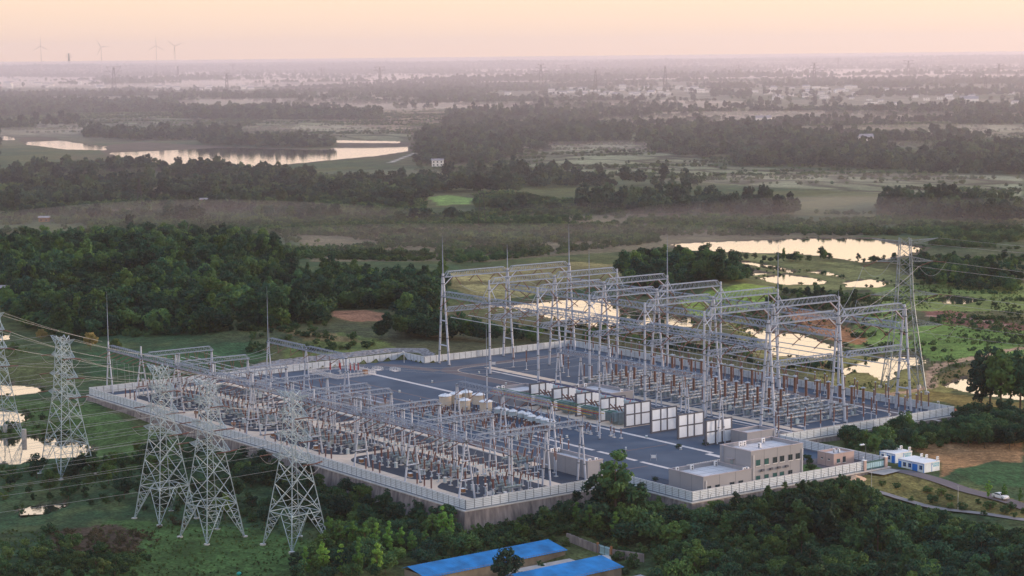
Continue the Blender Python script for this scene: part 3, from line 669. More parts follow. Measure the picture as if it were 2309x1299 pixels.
def scatter(poly, spacing, n, z0=-5, avoid=True):
    """random ground points whose photo position lies in poly"""
    w = [P(a, b, z0) for a, b in poly]; x0, x1 = min(p.x for p in w), max(p.x for p in w); y0, y1 = min(p.y for p in w), max(p.y for p in w); res = []
    for _ in range(40):
        X_ = RNG.uniform(x0-5, x1+5, 4000); Y_ = RNG.uniform(y0-5, y1+5, 4000); Z_ = T0(X_, Y_); a, b = projn(X_, Y_, Z_); ok = inpoly(a, b, poly)
        ok &= ~inpoly(X_, Y_, [(-225, -3), (3, -3), (3, 47), (31, 47), (31, 123), (-11, 123), (-11, 197), (-211, 197), (-211, 129), (-225, 129)])
        for nm, pl, wz, wp in _pw: ok &= ~inpoly(X_, Y_, wp)
        for x, y, z in zip(X_[ok], Y_[ok], Z_[ok]):
            if len(res) >= n: return res
            g_ = GRID.get((int(x//12), int(y//12)), ())
            good = True
            for i in (-1, 0, 1):
                for j in (-1, 0, 1):
                    for (ax, ay) in GRID.get((int(x//12)+i, int(y//12)+j), ()):
                        if (ax-x)**2+(ay-y)**2 < spacing**2: good = False; break
            if good: GRID.setdefault((int(x//12), int(y//12)), []).append((x, y)); res.append((x, y, z))
    return res
GRID = {}
CAPX = [0, 900, 1060, 1150, 1240, 1300, 1345, 1370, 1400, 1440, 1450, 1480, 1560, 1620, 1700, 1800, 1900, 1950, 2050, 2150, 2309]
CAPY = [0, 0, 1185, 1175, 1122, 1108, 1066, 1040, 1040, 1060, 1105, 1122, 1128, 1118, 1100, 1086, 1092, 1108, 1138, 1158, 1186]
HT = dict(round=8.3, flat=6.8, poplar=11.2, tall=12.3, bush=3.2)
def wood(poly, kinds, spacing, n, s0, s1, label, cat, group, name='broadleaf_tree', z0=-5, cap=False):
    for x, y, z in scatter(poly, spacing, n, z0):
        k = random.choice(kinds); s = random.uniform(s0, s1)
        if cap:   # keep the line of sight to the fence and the road clear, as in the photograph
            a, b = projn(x, y, z); lim = np.interp(a, CAPX, CAPY); room = (b-lim)/FPX*math.dist((x, y, 0), (CAMP.x, CAMP.y, 0)); s = min(s, room/HT[k]*.92)
            if s < .22: continue
        tree(k, x, y, s, name, label, cat, group, z)
# single trees one can point to
p = G(1388, 1165); tree('tall', p.x, p.y, 1.42, 'broadleaf_tree', 'tall broad tree rising above the pale fence left of the two-storey building', 'tree', None, var=0)
p = G(1140, 1322); tree('round', p.x, p.y, 1.05, 'broadleaf_tree', 'round yellow-green tree standing between the two blue sheet roofs', 'tree', None, var=1)
for i, (a, b, s) in enumerate(((742, 1238, .8), (768, 1246, .82), (795, 1240, .74), (822, 1250, .8), (850, 1243, .7), (878, 1252, .72), (905, 1246, .62), (930, 1256, .6), (960, 1250, .55), (690, 1300, .7), (730, 1296, .78), (770, 1302, .75), (810, 1298, .8), (850, 1305, .8), (1000, 1222, .85), (1018, 1230, .7))):
    p = G(a, b); tree('poplar', p.x, p.y, s, 'poplar_tree', 'bright green young poplar below the stone retaining wall', 'tree', 'young poplars below the retaining wall')
for i, (a, b, s) in enumerate(((1330, 1205, .72), (1388, 1225, .75), (1300, 1190, .7))):
    p = G(a, b); tree('poplar', p.x, p.y, s, 'poplar_tree', 'slim upright poplar beside the low farm wall with the blue gate', 'tree', 'poplars by the farm wall')
for a, b, s in ((2228, 1125, .45), (2265, 1128, .42), (2300, 1135, .4)):
    p = G(a, b); tree('poplar', p.x, p.y, s, 'roadside_tree', 'small thin tree on the verge beside the parked white car', 'tree', 'thin trees by the road')
for a, b, s in ((2212, 945, 1.5), (2232, 935, 1.75), (2256, 948, 1.7), (2278, 938, 1.85), (2300, 950, 1.8), (2325, 940, 1.8), (2345, 950, 1.7)):
    p = G(a, b); tree('tall', p.x, p.y, s, 'tall_tree', 'very tall dark tree at the right edge before the bright pond', 'tree', 'tall dark trees at the right edge')
for a, b, s in ((1400, 1082, .22), (1478, 1085, .4), (1530, 1012, .45), (1590, 1004, .5), (1822, 1045, .8), (1829, 1060, .7)):
    q = P(a, b, 0); tree('bush', q.x, q.y, s, 'garden_shrub', 'small clipped garden shrub inside the fence near the two-storey building', 'shrub', 'clipped shrubs around the offices', 0)
archetypes('round', 2, 1500, .34, M['flower'], 'flower')
HT_F = 1
for a, b, s in ((205, 790, .9), (262, 800, .8), (545, 712, .9), (470, 700, .7), (640, 690, .7), (95, 770, .7)):
    p = G(a, b); tree('flower', p.x, p.y, s, 'blossoming_tree', 'broad tree with pale yellow blossom on its crown among the dark left woods', 'tree', 'yellow blossoming trees in the left woods')
# woods near the yard
_s1a, _s1b, _s2 = P(1222, 1219, -5), P(955, 1277, -5), P(1338, 1254, -5)
def shedzone(X_, Y_): return ((X_ > min(_s1a.x, _s1b.x)-2.5) & (X_ < max(_s1a.x, _s1b.x)+11) & (Y_ > _s1b.y-7) & (Y_ < _s1a.y+2.5)) | ((X_ > _s2.x-2) & (X_ < _s2.x+14) & (Y_ > _s2.y-30) & (Y_ < _s2.y+2.5))
LOWW = [(1060, 1195), (1300, 1140), (1445, 1130), (1560, 1150), (1700, 1115), (1880, 1105), (2050, 1145), (2330, 1190), (2340, 1420), (1500, 1420), (1380, 1290), (1290, 1215), (1060, 1225)]
_pts = [p_ for p_ in scatter(LOWW, 4.6, 330, -8) if not inpoly(np.array([projn(*p_)[0]]), np.array([projn(*p_)[1]]), [(1265, 1205), (1480, 1245), (1500, 1340), (1240, 1340)])[0]]; _pts.sort(key=lambda p: math.dist(p[:2], (CAMP.x, CAMP.y))); LOWREST = []
for i_, (x, y, z) in enumerate(_pts):
    if shedzone(np.array([x]), np.array([y]))[0]: continue
    k = random.choice(('round', 'flat', 'round', 'flat', 'tall')); s = random.uniform(.5, 1.05); a, b = projn(x, y, z); lim = np.interp(a, CAPX, CAPY); s = min(s, (b-lim)/FPX*math.dist((x, y), (CAMP.x, CAMP.y))/HT[k]*.92)
    if s < .22: continue
    if i_ < 165: tree(k, x, y, s, 'broadleaf_tree', 'dense dark broadleaf tree in the wood at the lower right of the yard', 'tree', 'wood at the lower right', z)
    else: LOWREST.append((x, y, z, min(s, (b-lim)/FPX*math.dist((x, y), (CAMP.x, CAMP.y))/9.5*.9)))
wood([(520, 1060), (700, 1075), (860, 1150), (1020, 1200), (1190, 1215), (1130, 1240), (1010, 1262), (900, 1300), (690, 1420), (640, 1299), (735, 1220), (700, 1160), (560, 1110)], ['round', 'flat', 'round'], 4.8, 70, .55, .85,
     'dark broadleaf tree below the front retaining wall beside the lattice towers', 'tree', 'trees below the front retaining wall', z0=-7)
wood([(200, 1050), (330, 1000), (520, 1015), (620, 1060), (560, 1110), (420, 1090), (260, 1075)], ['round', 'flat', 'bush'], 4.6, 36, .5, .78, 'dark tree between the lattice towers and the long front fence', 'tree', 'trees behind the left towers', z0=-7)
wood([(1900, 1015), (1960, 950), (2130, 945), (2200, 960), (2160, 1000), (2000, 1035)], ['bush', 'round', 'bush'], 3.2, 60, .55, .95, 'leafy thicket tree between the right fence and the cabins', 'tree', 'thicket beyond the right fence', 'thicket_tree', z0=-2)
wood([(2120, 960), (2200, 950), (2330, 960), (2330, 1015), (2200, 1010), (2100, 1000)], ['round', 'flat'], 4.4, 40, .7, 1.0, 'dark tree behind the ploughed orange field', 'tree', 'trees behind the orange field', z0=-3)
wood([(1580, 1145), (1900, 1085), (2050, 1095), (2309, 1155), (2309, 1200), (1800, 1160)], ['bush'], 3.4, 26, .4, .8, 'low leafy shrub on the bank under the building fence', 'shrub', 'shrubs on the bank under the building fence', 'shrub', z0=-4)
wood([(0, 1060), (200, 1060), (560, 1110), (640, 1200), (560, 1180), (300, 1150), (0, 1130)], ['bush', 'bush', 'round'], 4.0, 90, .45, .9, 'low bush on the rough grass around the lattice towers', 'shrub', 'bushes around the towers', 'bush', z0=-8)
wood([(0, 1230), (120, 1200), (260, 1240), (330, 1300), (0, 1330)], ['bush'], 3.0, 50, .5, 1.0, 'bush in the thicket at the bottom left corner', 'shrub', 'bushes at the bottom left', 'bush', z0=-8)
# ---- far and mid-distance woods that read as one mass: points carrying tree instances
def lib(key, kind, nvar, nleaf, leaf, m):
    c = bpy.data.collections.new(key)
    for k in range(nvar):
        q, cl, H, zb = crown_data(kind, hash_seed(key)+k*7, nleaf, leaf); me_ = quads_mesh('tree_form', q, m); o = bpy.data.objects.new('tree_form', me_); c.objects.link(o)
    return c
def addlib(c, kind, nvar, nleaf, leaf, m):
    for k in range(nvar):
        q, cl, H, zb = crown_data(kind, hash_seed(c.name)+k*11+5, nleaf, leaf); c.objects.link(bpy.data.objects.new('tree_form', quads_mesh('tree_form', q, m)))
MID = lib('mid_forms', 'round', 4, 800, .46, M['leaf']); addlib(MID, 'flat', 2, 800, .48, M['leaf']); addlib(MID, 'poplar', 1, 700, .42, M['leafp2']); addlib(MID, 'tall', 2, 800, .5, M['leaf'])
FARL = lib('far_forms', 'round', 3, 260, .8, M['leaff']); addlib(FARL, 'flat', 2, 260, .85, M['leaff']); addlib(FARL, 'tall', 2, 280, .85, M['leaff'])
SHR = lib('shrub_forms', 'bush', 4, 260, .40, M['leafs']); GRS = lib('grass_forms', 'bush', 3, 260, .30, M['grassy']); REED = lib('reed_forms', 'bush', 3, 420, .22, M['reed'])
def gn(name, pts, sc, coll, label=None, cat=None):
    me_ = bpy.data.meshes.new(name); n = len(pts); me_.vertices.add(n); me_.vertices.foreach_set('co', np.asarray(pts, np.float32).ravel())
    a = me_.attributes.new('scl', 'FLOAT_VECTOR', 'POINT'); sc = np.asarray(sc); j = RNG.uniform(.85, 1.2, (n, 3)); a.data.foreach_set('vector', (sc[:, None]*j).astype(np.float32).ravel())
    a = me_.attributes.new('rot', 'FLOAT_VECTOR', 'POINT'); rr = np.zeros((n, 3)); rr[:, 2] = RNG.uniform(0, 6.28, n); a.data.foreach_set('vector', rr.astype(np.float32).ravel())
    o = bpy.data.objects.new(name, me_); S.collection.objects.link(o); tag(o, label, cat, kind='stuff')
    g_ = bpy.data.node_groups.new(name, 'GeometryNodeTree'); g_.interface.new_socket('Geometry', in_out='INPUT', socket_type='NodeSocketGeometry'); g_.interface.new_socket('Geometry', in_out='OUTPUT', socket_type='NodeSocketGeometry')
    N = g_.nodes.new; l = g_.links.new; gi = N('NodeGroupInput'); go_ = N('NodeGroupOutput'); ci = N('GeometryNodeCollectionInfo'); ci.inputs[0].default_value = coll; ci.inputs[1].default_value = True; ci.inputs[2].default_value = True
    ip = N('GeometryNodeInstanceOnPoints'); ip.inputs['Pick Instance'].default_value = True; ri = N('FunctionNodeRandomValue'); ri.data_type = 'INT'; ri.inputs[4].default_value = 0; ri.inputs[5].default_value = 50; l(ri.outputs[2], ip.inputs['Instance Index'])
    a1 = N('GeometryNodeInputNamedAttribute'); a1.data_type = 'FLOAT_VECTOR'; a1.inputs[0].default_value = 'scl'; a2 = N('GeometryNodeInputNamedAttribute'); a2.data_type = 'FLOAT_VECTOR'; a2.inputs[0].default_value = 'rot'
    l(gi.outputs[0], ip.inputs[0]); l(ci.outputs[0], ip.inputs['Instance']); l(a1.outputs[0], ip.inputs['Scale']); l(a2.outputs[0], ip.inputs['Rotation']); l(ip.outputs[0], go_.inputs[0])
    md = o.modifiers.new('trees', 'NODES'); md.node_group = g_; return o
OUTG = [(-225, -4), (4, -4), (4, 46), (32, 46), (32, 126), (-10, 126), (-10, 198), (-212, 198), (-212, 130), (-226, 130)]
def fillpts(poly, dens, z0=-5, thr=None, ns=52, ny=None, wpad=0):
    """even random points over the ground seen inside a photo outline; dens = m2 per plant; thr thins them by patches"""
    w = [P(a, b, z0) for a, b in poly]; fx = [p.x for p in w]; fy = [p.y for p in w]
    # sample in camera-aligned axes
    a = np.array([((p-CAMP).dot(RGT), (p-CAMP).dot(FWD)) for p in w]); x0, y0 = a.min(0)-4; x1, y1 = a.max(0)+4; n = int((x1-x0)*(y1-y0)/dens)
    n = min(n, 400000); s = RNG.uniform(x0, x1, n); f = RNG.uniform(y0, y1, n); X_ = CAMP.x+RGT.x*s+FWD.x*f; Y_ = CAMP.y+RGT.y*s+FWD.y*f; Z_ = T(X_, Y_)
    pa, pb = projn(X_, Y_, Z_); k = inpoly(pa+(fbm(X_/30, Y_/30, 5)-.5)*20, pb+(fbm(X_/30, Y_/30, 6)-.5)*6, poly) & ~inpoly(X_, Y_, OUTG)
    if thr is not None: k &= fbm(s/ns, f/(ny or ns), 90) > thr
    for nm, pl, wz, wp in _pw: k &= ~inpoly(X_, Y_, wp)
    k &= ~((X_ > 20) & (X_ < 110) & (Y_ > 100) & (Y_ < 136)) & ~shedzone(X_, Y_) & ~(inpoly(pa, pb, [(1265, 1205), (1480, 1245), (1500, 1340), (1240, 1340)]) & (RNG.random(len(pa)) < .8))
    for v in ((738, 698, 905, 764), (935, 700, 1018, 740), (960, 442, 1072, 486), (1440, 690, 1560, 712), (1900, 806, 2100, 862), (1700, 740, 1900, 830)): k &= ~((pa > v[0]) & (pa < v[2]) & (pb > v[1]) & (pb < v[3]))
    return np.stack([X_[k], Y_[k], Z_[k]-.1], 1)
FW = [  # name, outline of the footprints, m2 per tree, scale lo, hi, patch threshold, forms, label
 ('hillside_wood', [(0, 600), (0, 552), (200, 560), (420, 545), (560, 560), (668, 606), (640, 640), (760, 640), (1000, 680), (1010, 750), (880, 762), (860, 740), (740, 725), (600, 745), (560, 770), (400, 800), (200, 790), (60, 740), (0, 700)], 18, .5, 1.35, .36, MID, 'dense dark mixed wood covering the low hills left behind the yard'),
 ('fence_wood', [(690, 775), (860, 755), (1000, 760), (1180, 770), (1100, 790), (985, 800), (900, 790), (870, 780), (700, 790)], 15, .75, 1.15, None, MID, 'dark wood just behind the fence between the stone bank and the tall gantries'),
 ('bank_wood', [(700, 725), (1010, 725), (1010, 792), (960, 800), (860, 770)], 16, .8, 1.2, None, MID, 'dark wood beside the small orange clearing'),
 ('knoll_wood', [(1400, 620), (1480, 600), (1600, 605), (1690, 635), (1610, 650), (1560, 665), (1420, 660)], 20, .8, 1.2, None, MID, 'dark wooded knoll behind the tall gantries'),
 ('pond_wood', [(1730, 655), (1860, 665), (1960, 690), (1960, 730), (1840, 720), (1730, 690)], 30, .35, .62, .45, MID, 'dark trees behind the right gantry columns'),
 ('pond_side_wood', [(1100, 760), (1250, 745), (1420, 745), (1700, 790), (1860, 815), (1900, 850), (1700, 830), (1480, 790), (1290, 775), (1180, 775)], 30, .35, .62, .42, MID, 'low trees between the back fence and the bright ponds'),
 ('right_wood', [(2040, 615), (2160, 610), (2309, 630), (2309, 665), (2080, 650)], 30, .6, 1.0, .3, MID, 'trees beyond the big lattice tower'),
 ('shore_trees', [(1635, 588), (1870, 588), (1870, 593), (1640, 594)], 26, .45, .75, None, MID, 'row of small dark trees on the bank of the long pond'),
 ('shore_wood', [(1830, 605), (1960, 592), (2100, 585), (2309, 590), (2309, 615), (2060, 615), (1900, 620)], 38, .38, .68, .42, MID, 'trees on the near bank of the long pond'),
 ('mid_wood', [(700, 610), (860, 630), (1010, 625), (1010, 665), (880, 660), (720, 640)], 30, .5, .9, .35, MID, 'trees at the edge of the brown heath'),
 ('mid_hedge', [(920, 425), (1190, 432), (1195, 445), (930, 440)], 40, 1.0, 1.5, None, FARL, 'dark line of trees in front of the pale terraces'),
 ('mid_hedge', [(1300, 455), (1620, 462), (1790, 475), (1795, 490), (1500, 485), (1300, 475)], 40, 1.0, 1.5, None, FARL, 'dark tree belt at the foot of the rice terraces'),
 ('mid_hedge', [(1980, 470), (2110, 465), (2309, 475), (2309, 505), (2000, 490)], 40, 1.0, 1.6, None, FARL, 'dark tree belt on the right beyond the long pond'),
 ('heath_wood', [(0, 400), (280, 395), (700, 400), (920, 430), (1000, 460), (1300, 480), (1300, 500), (900, 500), (500, 500), (300, 520), (0, 545)], 60, .5, 1.4, .60, FARL, 'scattered dark woods on the heath beyond the left hills'),
 ('lake_wood', [(0, 385), (280, 380), (700, 392), (700, 402), (280, 402), (0, 405)], 45, .7, 1.5, .42, FARL, 'belt of trees along the near shore of the lake'),
 ('lake_island_wood', [(450, 322), (760, 322), (750, 332), (640, 333), (450, 328)], 60, 1.0, 1.5, None, FARL, 'wooded point on the far side of the lake'),
 ('lake_far_wood', [(190, 300), (540, 300), (550, 318), (300, 318), (190, 310)], 70, .9, 1.6, .4, FARL, 'dark woods beyond the lake'),
 ('ridge_wood', [(940, 330), (1050, 300), (1180, 290), (1420, 300), (1420, 322), (1180, 345), (1100, 372), (960, 380)], 50, .8, 1.7, .50, FARL, 'dark wood around the white farmhouses in the middle distance'),
 ('ridge_wood', [(1440, 295), (1700, 300), (1960, 325), (2200, 340), (2309, 360), (2309, 392), (2050, 385), (1800, 375), (1650, 378), (1440, 335)], 55, .8, 1.7, .51, FARL, 'long dark wood above the right rice terraces'),
 ('ridge_wood', [(1950, 345), (2309, 335), (2309, 385), (2000, 380)], 55, .8, 1.7, .50, FARL, 'dark wood at the right above the terraces'),
 ('valley_wood', [(0, 232), (380, 240), (420, 250), (300, 258), (0, 256)], 80, .9, 1.8, .38, FARL, 'dark tree belt far left below the pale village'),
 ('valley_wood', [(380, 250), (860, 262), (860, 276), (640, 275), (400, 268)], 80, .9, 1.8, .42, FARL, 'dark tree belt beyond the lake fields'),
 ('heath_scrub', [(0, 500), (680, 500), (1000, 480), (1980, 500), (2309, 520), (2309, 560), (1500, 545), (1010, 600), (700, 605), (560, 545), (0, 545)], 22, .3, 1.5, .37, SHR, 'scrub and hedges over the brown heath'),
 ('heath_scrub', [(0, 392), (700, 392), (960, 420), (1300, 455), (1500, 475), (1300, 500), (680, 500), (0, 520)], 26, .5, 1.5, .40, SHR, 'green scrub and hedges between the lake and the left hills'),
 ('field_scrub', [(1420, 660), (1620, 650), (2309, 690), (2309, 850), (2100, 850), (1900, 810), (1600, 720)], 60, .4, .9, .60, SHR, 'scrub on the green slopes right of the yard'),
 ('left_scrub', [(0, 780), (190, 800), (200, 900), (420, 1000), (300, 1060), (200, 1050), (0, 990)], 30, .4, .95, .56, SHR, 'scrub around the left ponds'),
 ('verge_scrub', [(560, 740), (760, 750), (890, 770), (640, 830), (560, 800)], 22, .4, .9, .55, SHR, 'scrub on the slope above the stone bank'),
 ('lower_scrub', [(1050, 1150), (1500, 1110), (1900, 1085), (2309, 1150), (2330, 1330), (900, 1330), (1050, 1230)], 7, .5, .95, None, SHR, 'undergrowth filling the lower wood'),
 ('thicket_scrub', [(1900, 1012), (1960, 955), (2130, 948), (2309, 950), (2309, 1000), (2200, 1000), (2100, 1000), (2000, 1030)], 5, .6, 1.2, None, SHR, 'leafy undergrowth between the right fence and the ploughed field'),
 ('rough_grass', [(0, 1060), (200, 1050), (420, 1090), (640, 1160), (740, 1230), (700, 1320), (0, 1330)], 3.2, .07, .20, .42, GRS, 'rough tussocky grass round the tower feet'),
 ('rough_grass', [(0, 780), (200, 800), (420, 990), (300, 1050), (0, 1000)], 4, .08, .26, .46, GRS, 'rough grass on the slope left of the yard'),
 ('rough_grass', [(1560, 650), (2309, 640), (2309, 910), (2150, 890), (1900, 880), (1600, 720)], 7, .10, .3, .50, GRS, 'rough grass on the green slopes beyond the yard'),
 ('rough_grass', [(1880, 1085), (2000, 1060), (2309, 1130), (2309, 1180), (2050, 1140)], 2.2, .10, .26, .40, GRS, 'rough yellow-green grass along the approach road'),
 ('hill_scrub', [(0, 560), (420, 548), (668, 610), (1000, 680), (1010, 750), (740, 735), (600, 750), (400, 800), (200, 790), (0, 700)], 22, .4, 1.1, None, SHR, 'green undergrowth between the trees of the left hills'),
 ('wall_foot_scrub', [(560, 1060), (700, 1080), (900, 1160), (1060, 1200), (1190, 1200), (1060, 1250), (740, 1299), (740, 1230), (640, 1130)], 6, .5, .9, None, SHR, 'undergrowth below the stone retaining wall'),
 ('reeds', [(0, 1085), (200, 1090), (360, 1120), (420, 1190), (250, 1200), (100, 1180), (160, 1150), (150, 1130), (0, 1130)], 5, .28, .5, .48, REED, 'brownish reeds around the small left pond'),
 ('reeds', [(120, 1195), (320, 1190), (360, 1225), (300, 1260), (130, 1245)], 4, .25, .42, None, REED, 'reddish brown weed patch in the left grass'),
 ('grass', [(120, 1250), (340, 1240), (360, 1262), (260, 1290), (100, 1290)], 4, .3, .5, None, SHR, 'dark rushes in the lower left meadow'),
 ('bank_scrub', [(200, 900), (420, 990), (560, 1050), (500, 1060), (300, 1000)], 40, .3, .6, .55, SHR, 'weeds on the grass below the left retaining wall'),
]
_sp = []
for nm, poly, wz, wp in _pw:
    if np.hypot(*(wp.mean(0)-np.array(PC))).max() > 900: continue
    for a, b in zip(wp, np.roll(wp, -1, 0)):
        L_ = math.hypot(*(b-a))
        for k in range(int(L_/1.6)):
            if RNG.random() < .72+.3*math.sin(k*.25+a[0]): continue
            q = a+(b-a)*RNG.random(); _sp.append((q[0]+RNG.normal()*1.2, q[1]+RNG.normal()*1.2))
_sp = np.array(_sp); gn('shore_reeds', np.stack([_sp[:, 0], _sp[:, 1], np.maximum(T(_sp[:, 0], _sp[:, 1]), -9)-.1], 1), RNG.uniform(.15, .5, len(_sp)), SHR, 'reeds and low bushes along the pond banks', 'undergrowth')
_l = np.array(LOWREST); gn('lower_wood', _l[:, :3], np.maximum(_l[:, 3], .2), MID, 'rear trees of the wood at the lower right, below the fences', 'woodland')
for nm, poly, dens, a, b, thr, coll, lab in FW:
    pt = fillpts(poly, dens, -5, thr)
    if coll in (SHR, GRS) and len(pt):
        _a, _b = projn(pt[:, 0], pt[:, 1], pt[:, 2]); pt = pt[~(((_a > 1490) & (_a < 2100) & (_b > 532) & (_b < 600)) | ((_a > 1595) & (_a < 2015) & (_b > 588) & (_b < 662)) | ((_a > 2100) & (_a < 2235) & (_b > 662) & (_b < 704)))]
    if len(pt) == 0: continue
    gn(nm, pt, RNG.uniform(a, b, len(pt)), coll, lab, 'woodland' if 'wood' in nm or 'tree' in nm or 'hedge' in nm else 'undergrowth')
# thin hedgerows and field-edge scrub stretched along the contours
for nm, poly, dens, ns, ny, thr, a, b, coll, lab in (
  ('hedgerows', [(480, 262), (1010, 245), (1350, 235), (2309, 285), (2309, 442), (1400, 402), (1100, 385), (940, 395), (920, 300), (540, 322)], 34, 130, 16, .615, .45, 1.2, SHR, 'thin hedgerows between the terraces and fields'),
  ('hedgerows', [(0, 232), (700, 250), (480, 300), (0, 300)], 40, 150, 18, .60, .5, 1.3, SHR, 'thin hedgerows on the fields left of the lake'),
  ('hedgerows', [(560, 470), (1980, 480), (2309, 500), (2309, 560), (1500, 545), (1010, 600), (700, 605)], 12, 70, 8, .60, .35, 1.0, SHR, 'hedges and scrub strips on the heath'),
  ('hedgerows', [(1560, 640), (2309, 620), (2309, 860), (2100, 850), (1900, 800), (1600, 720)], 10, 40, 6, .63, .25, .7, SHR, 'scrub strips on the field banks right of the yard')):
    pt = fillpts(poly, dens, -5, thr, ns, ny)
    if len(pt):
        _a, _b = projn(pt[:, 0], pt[:, 1], pt[:, 2]); pt = pt[~(((_a > 1490) & (_a < 2100) & (_b > 532) & (_b < 600)) | ((_a > 1595) & (_a < 2015) & (_b > 588) & (_b < 662)))]
        gn(nm, pt, RNG.uniform(a, b, len(pt)), coll, lab, 'hedge')
# far plain: belts of trees stretched sideways, thinning with distance
def plain(name, d0, d1, dens, thr, s0, s1, lab, sx=260, sy=70):
    n = int((d1*d1-d0*d0)*math.tan(rad(16.5))/dens); rr = np.sqrt(RNG.uniform(d0*d0, d1*d1, n)); th_ = RNG.uniform(-rad(16.5), rad(16.5), n); s = rr*np.sin(th_); f = rr*np.cos(th_)
    X_ = CAMP.x+RGT.x*s+FWD.x*f; Y_ = CAMP.y+RGT.y*s+FWD.y*f; k = fbm(s/sx, f/sy, 123, 3) > thr
    X_, Y_ = X_[k], Y_[k]; Z_ = T(X_, Y_); pa, pb = projn(X_, Y_, Z_); kk = np.ones(len(X_), bool)
    for poly, c, pd, fu in COVER:
        if pd >= 1: kk &= ~inpoly(pa, pb, poly)
    for nm, pl, wz, wp in _pw: kk &= ~inpoly(X_, Y_, wp)
    kk &= ~inpoly(pa, pb, [(0, 290), (940, 290), (940, 395), (0, 395)])
    for v in ((0, 184, 235, 212), (335, 194, 575, 216), (1235, 198, 1605, 230), (1695, 196, 1935, 238), (1930, 218, 2290, 238)): kk &= ~((pa > v[0]) & (pa < v[2]) & (pb > v[1]) & (pb < v[3]) & (RNG.random(len(pa)) < .88))
    pt = np.stack([X_, Y_, Z_-.2], 1)[kk]; gn(name, pt, RNG.uniform(s0, s1, len(pt)), FARL, lab, 'woodland')
plain('plain_wood', 1750, 3600, 110, .60, .8, 1.6, 'tree belts between the fields in the middle distance', 110, 50)
plain('plain_wood', 3600, 8000, 300, .575, 1.0, 1.9, 'hazy tree belts around the far villages', 230, 100)
plain('plain_wood', 8000, 20000, 1000, .60, 1.7, 3.0, 'faint tree belts fading towards the horizon', 900, 240)
# ------------------------------------------------------------------ gantries
def leg_tube(mb, fl, p, q, r, seg=5.0):
    p = Vector(p); q = Vector(q); mb.tube(p, q, r*1.12, r*.85, 8); L_ = (q-p).length; k = int(L_/seg); d = (q-p)/L_
    for i in range(1, k+1): c = p+d*(i*seg); fl.tube(c-d*.12, c+d*.12, r*1.45, r*1.45, 8)
    fl.tube(p, p+d*.25, r*1.9, r*1.9, 8)
def post2(mb, fl, t):
    n = len(mb.f); mb.add(fl.v, fl.f); o = mb.build('post', M['tube'], t); o.data.materials.append(M['flange'])
    for i, p in enumerate(o.data.polygons):
        if i >= n: p.material_index = 1
    return o
def aframe(t, x, y, H, spread, ax, r=.3, ext=0, rod=0, bars=(.35, .72)):
    """two leaning tube legs joined at the top, spread along axis ax ('x' or 'y')"""
    mb = MB(); fl = MB(); sx, sy = (spread/2, 0) if ax == 'x' else (0, spread/2)
    for s in (-1, 1): leg_tube(mb, fl, (x+s*sx, y+s*sy, 0), (x+s*sx*.10, y+s*sy*.10, H), r)
    for b in bars:
        k = 1-.9*b; mb.tube((x-sx*k, y-sy*k, H*b), (x+sx*k, y+sy*k, H*b), r*.62, None, 8)
    if ext: mb.tube((x, y, H), (x, y, H+ext), r*1.15, r*1.1, 8); fl.tube((x, y, H-.1), (x, y, H+.2), r*1.9, None, 8)
    o = post2(mb, fl, t)
    if rod:
        m = MB(); z = H+ext; m.tube((x, y, z), (x, y, z+rod*.45), r*.55, r*.45, 6); m.tube((x, y, z+rod*.45), (x, y, z+rod*.75), r*.35, r*.28, 6); m.tube((x, y, z+rod*.75), (x, y, z+rod), r*.2, r*.08, 5); m.build('lightning_rod', M['galv'], t)
    return o
def mono(t, x, y, H, r=.3, ext=0, rod=0):
    mb = MB(); fl = MB(); leg_tube(mb, fl, (x, y, 0), (x, y, H+ext), r); post2(mb, fl, t)
    if rod:
        m = MB(); z = H+ext; m.tube((x, y, z), (x, y, z+rod*.45), r*.5, r*.42, 6); m.tube((x, y, z+rod*.45), (x, y, z+rod*.75), r*.33, r*.25, 6); m.tube((x, y, z+rod*.75), (x, y, z+rod), r*.2, r*.08, 5); m.build('lightning_rod', M['galv'], t)
def beam(t, p, q, w, h, bay=1.5, ch=.17, dg=.085):
    m = MB(); m.truss(p, q, w, h, bay, ch, dg); return m.build('lattice_beam', M['galv'], t)
def string(t, p, q, r=.13, name='insulator_string'):
    m = MB(); m.ribs(p, q, r*.45, r, .3, 6); return m.build(name, M['porc'], t)
# front line gantry of the near yard
LG = [-221, -196, -171, -146, -121, -110, -85, -60, -34.5, -9.5]
t = thing('line_gantry', 'long front gantry: one lattice beam on ten A-frame posts above the near fence', 'gantry', (-115, 7, 0))
for i, x in enumerate(LG):
    rod = {0: 17, 5: 16, 9: 14}.get(i, 0); aframe(t, x, 7, 15.2, 5.0, 'y' if i else 'x', .24, ext=3.6 if rod == 0 else 2.5, rod=rod, bars=(.34, .66, .84))
for a, b in zip(LG[:-1], LG[1:]): beam(t, (a+.3, 7, 14.9), (b-.3, 7, 14.9), 1.6, 1.7, 1.7, .14, .055)
for a, b in zip(LG[:-1], LG[1:]):
    if b-a < 15: continue
    for k in range(6):
        x = a+(k+.6)*(b-a)/6; string(t, (x, 6.2, 14.7), (x+.2, 2.4, 13.5), .17)
t0 = thing('line_strings', 'rust brown insulator strings on the yard side of the long front gantry beam', 'insulators', (-115, 8, 14))
for a, b in zip(LG[:-1], LG[1:]):
    if b-a < 15: continue
    for k in range(6): x = a+(k+.6)*(b-a)/6; string(t0, (x, 7.8, 14.7), (x, 11.2, 13.0), .16)
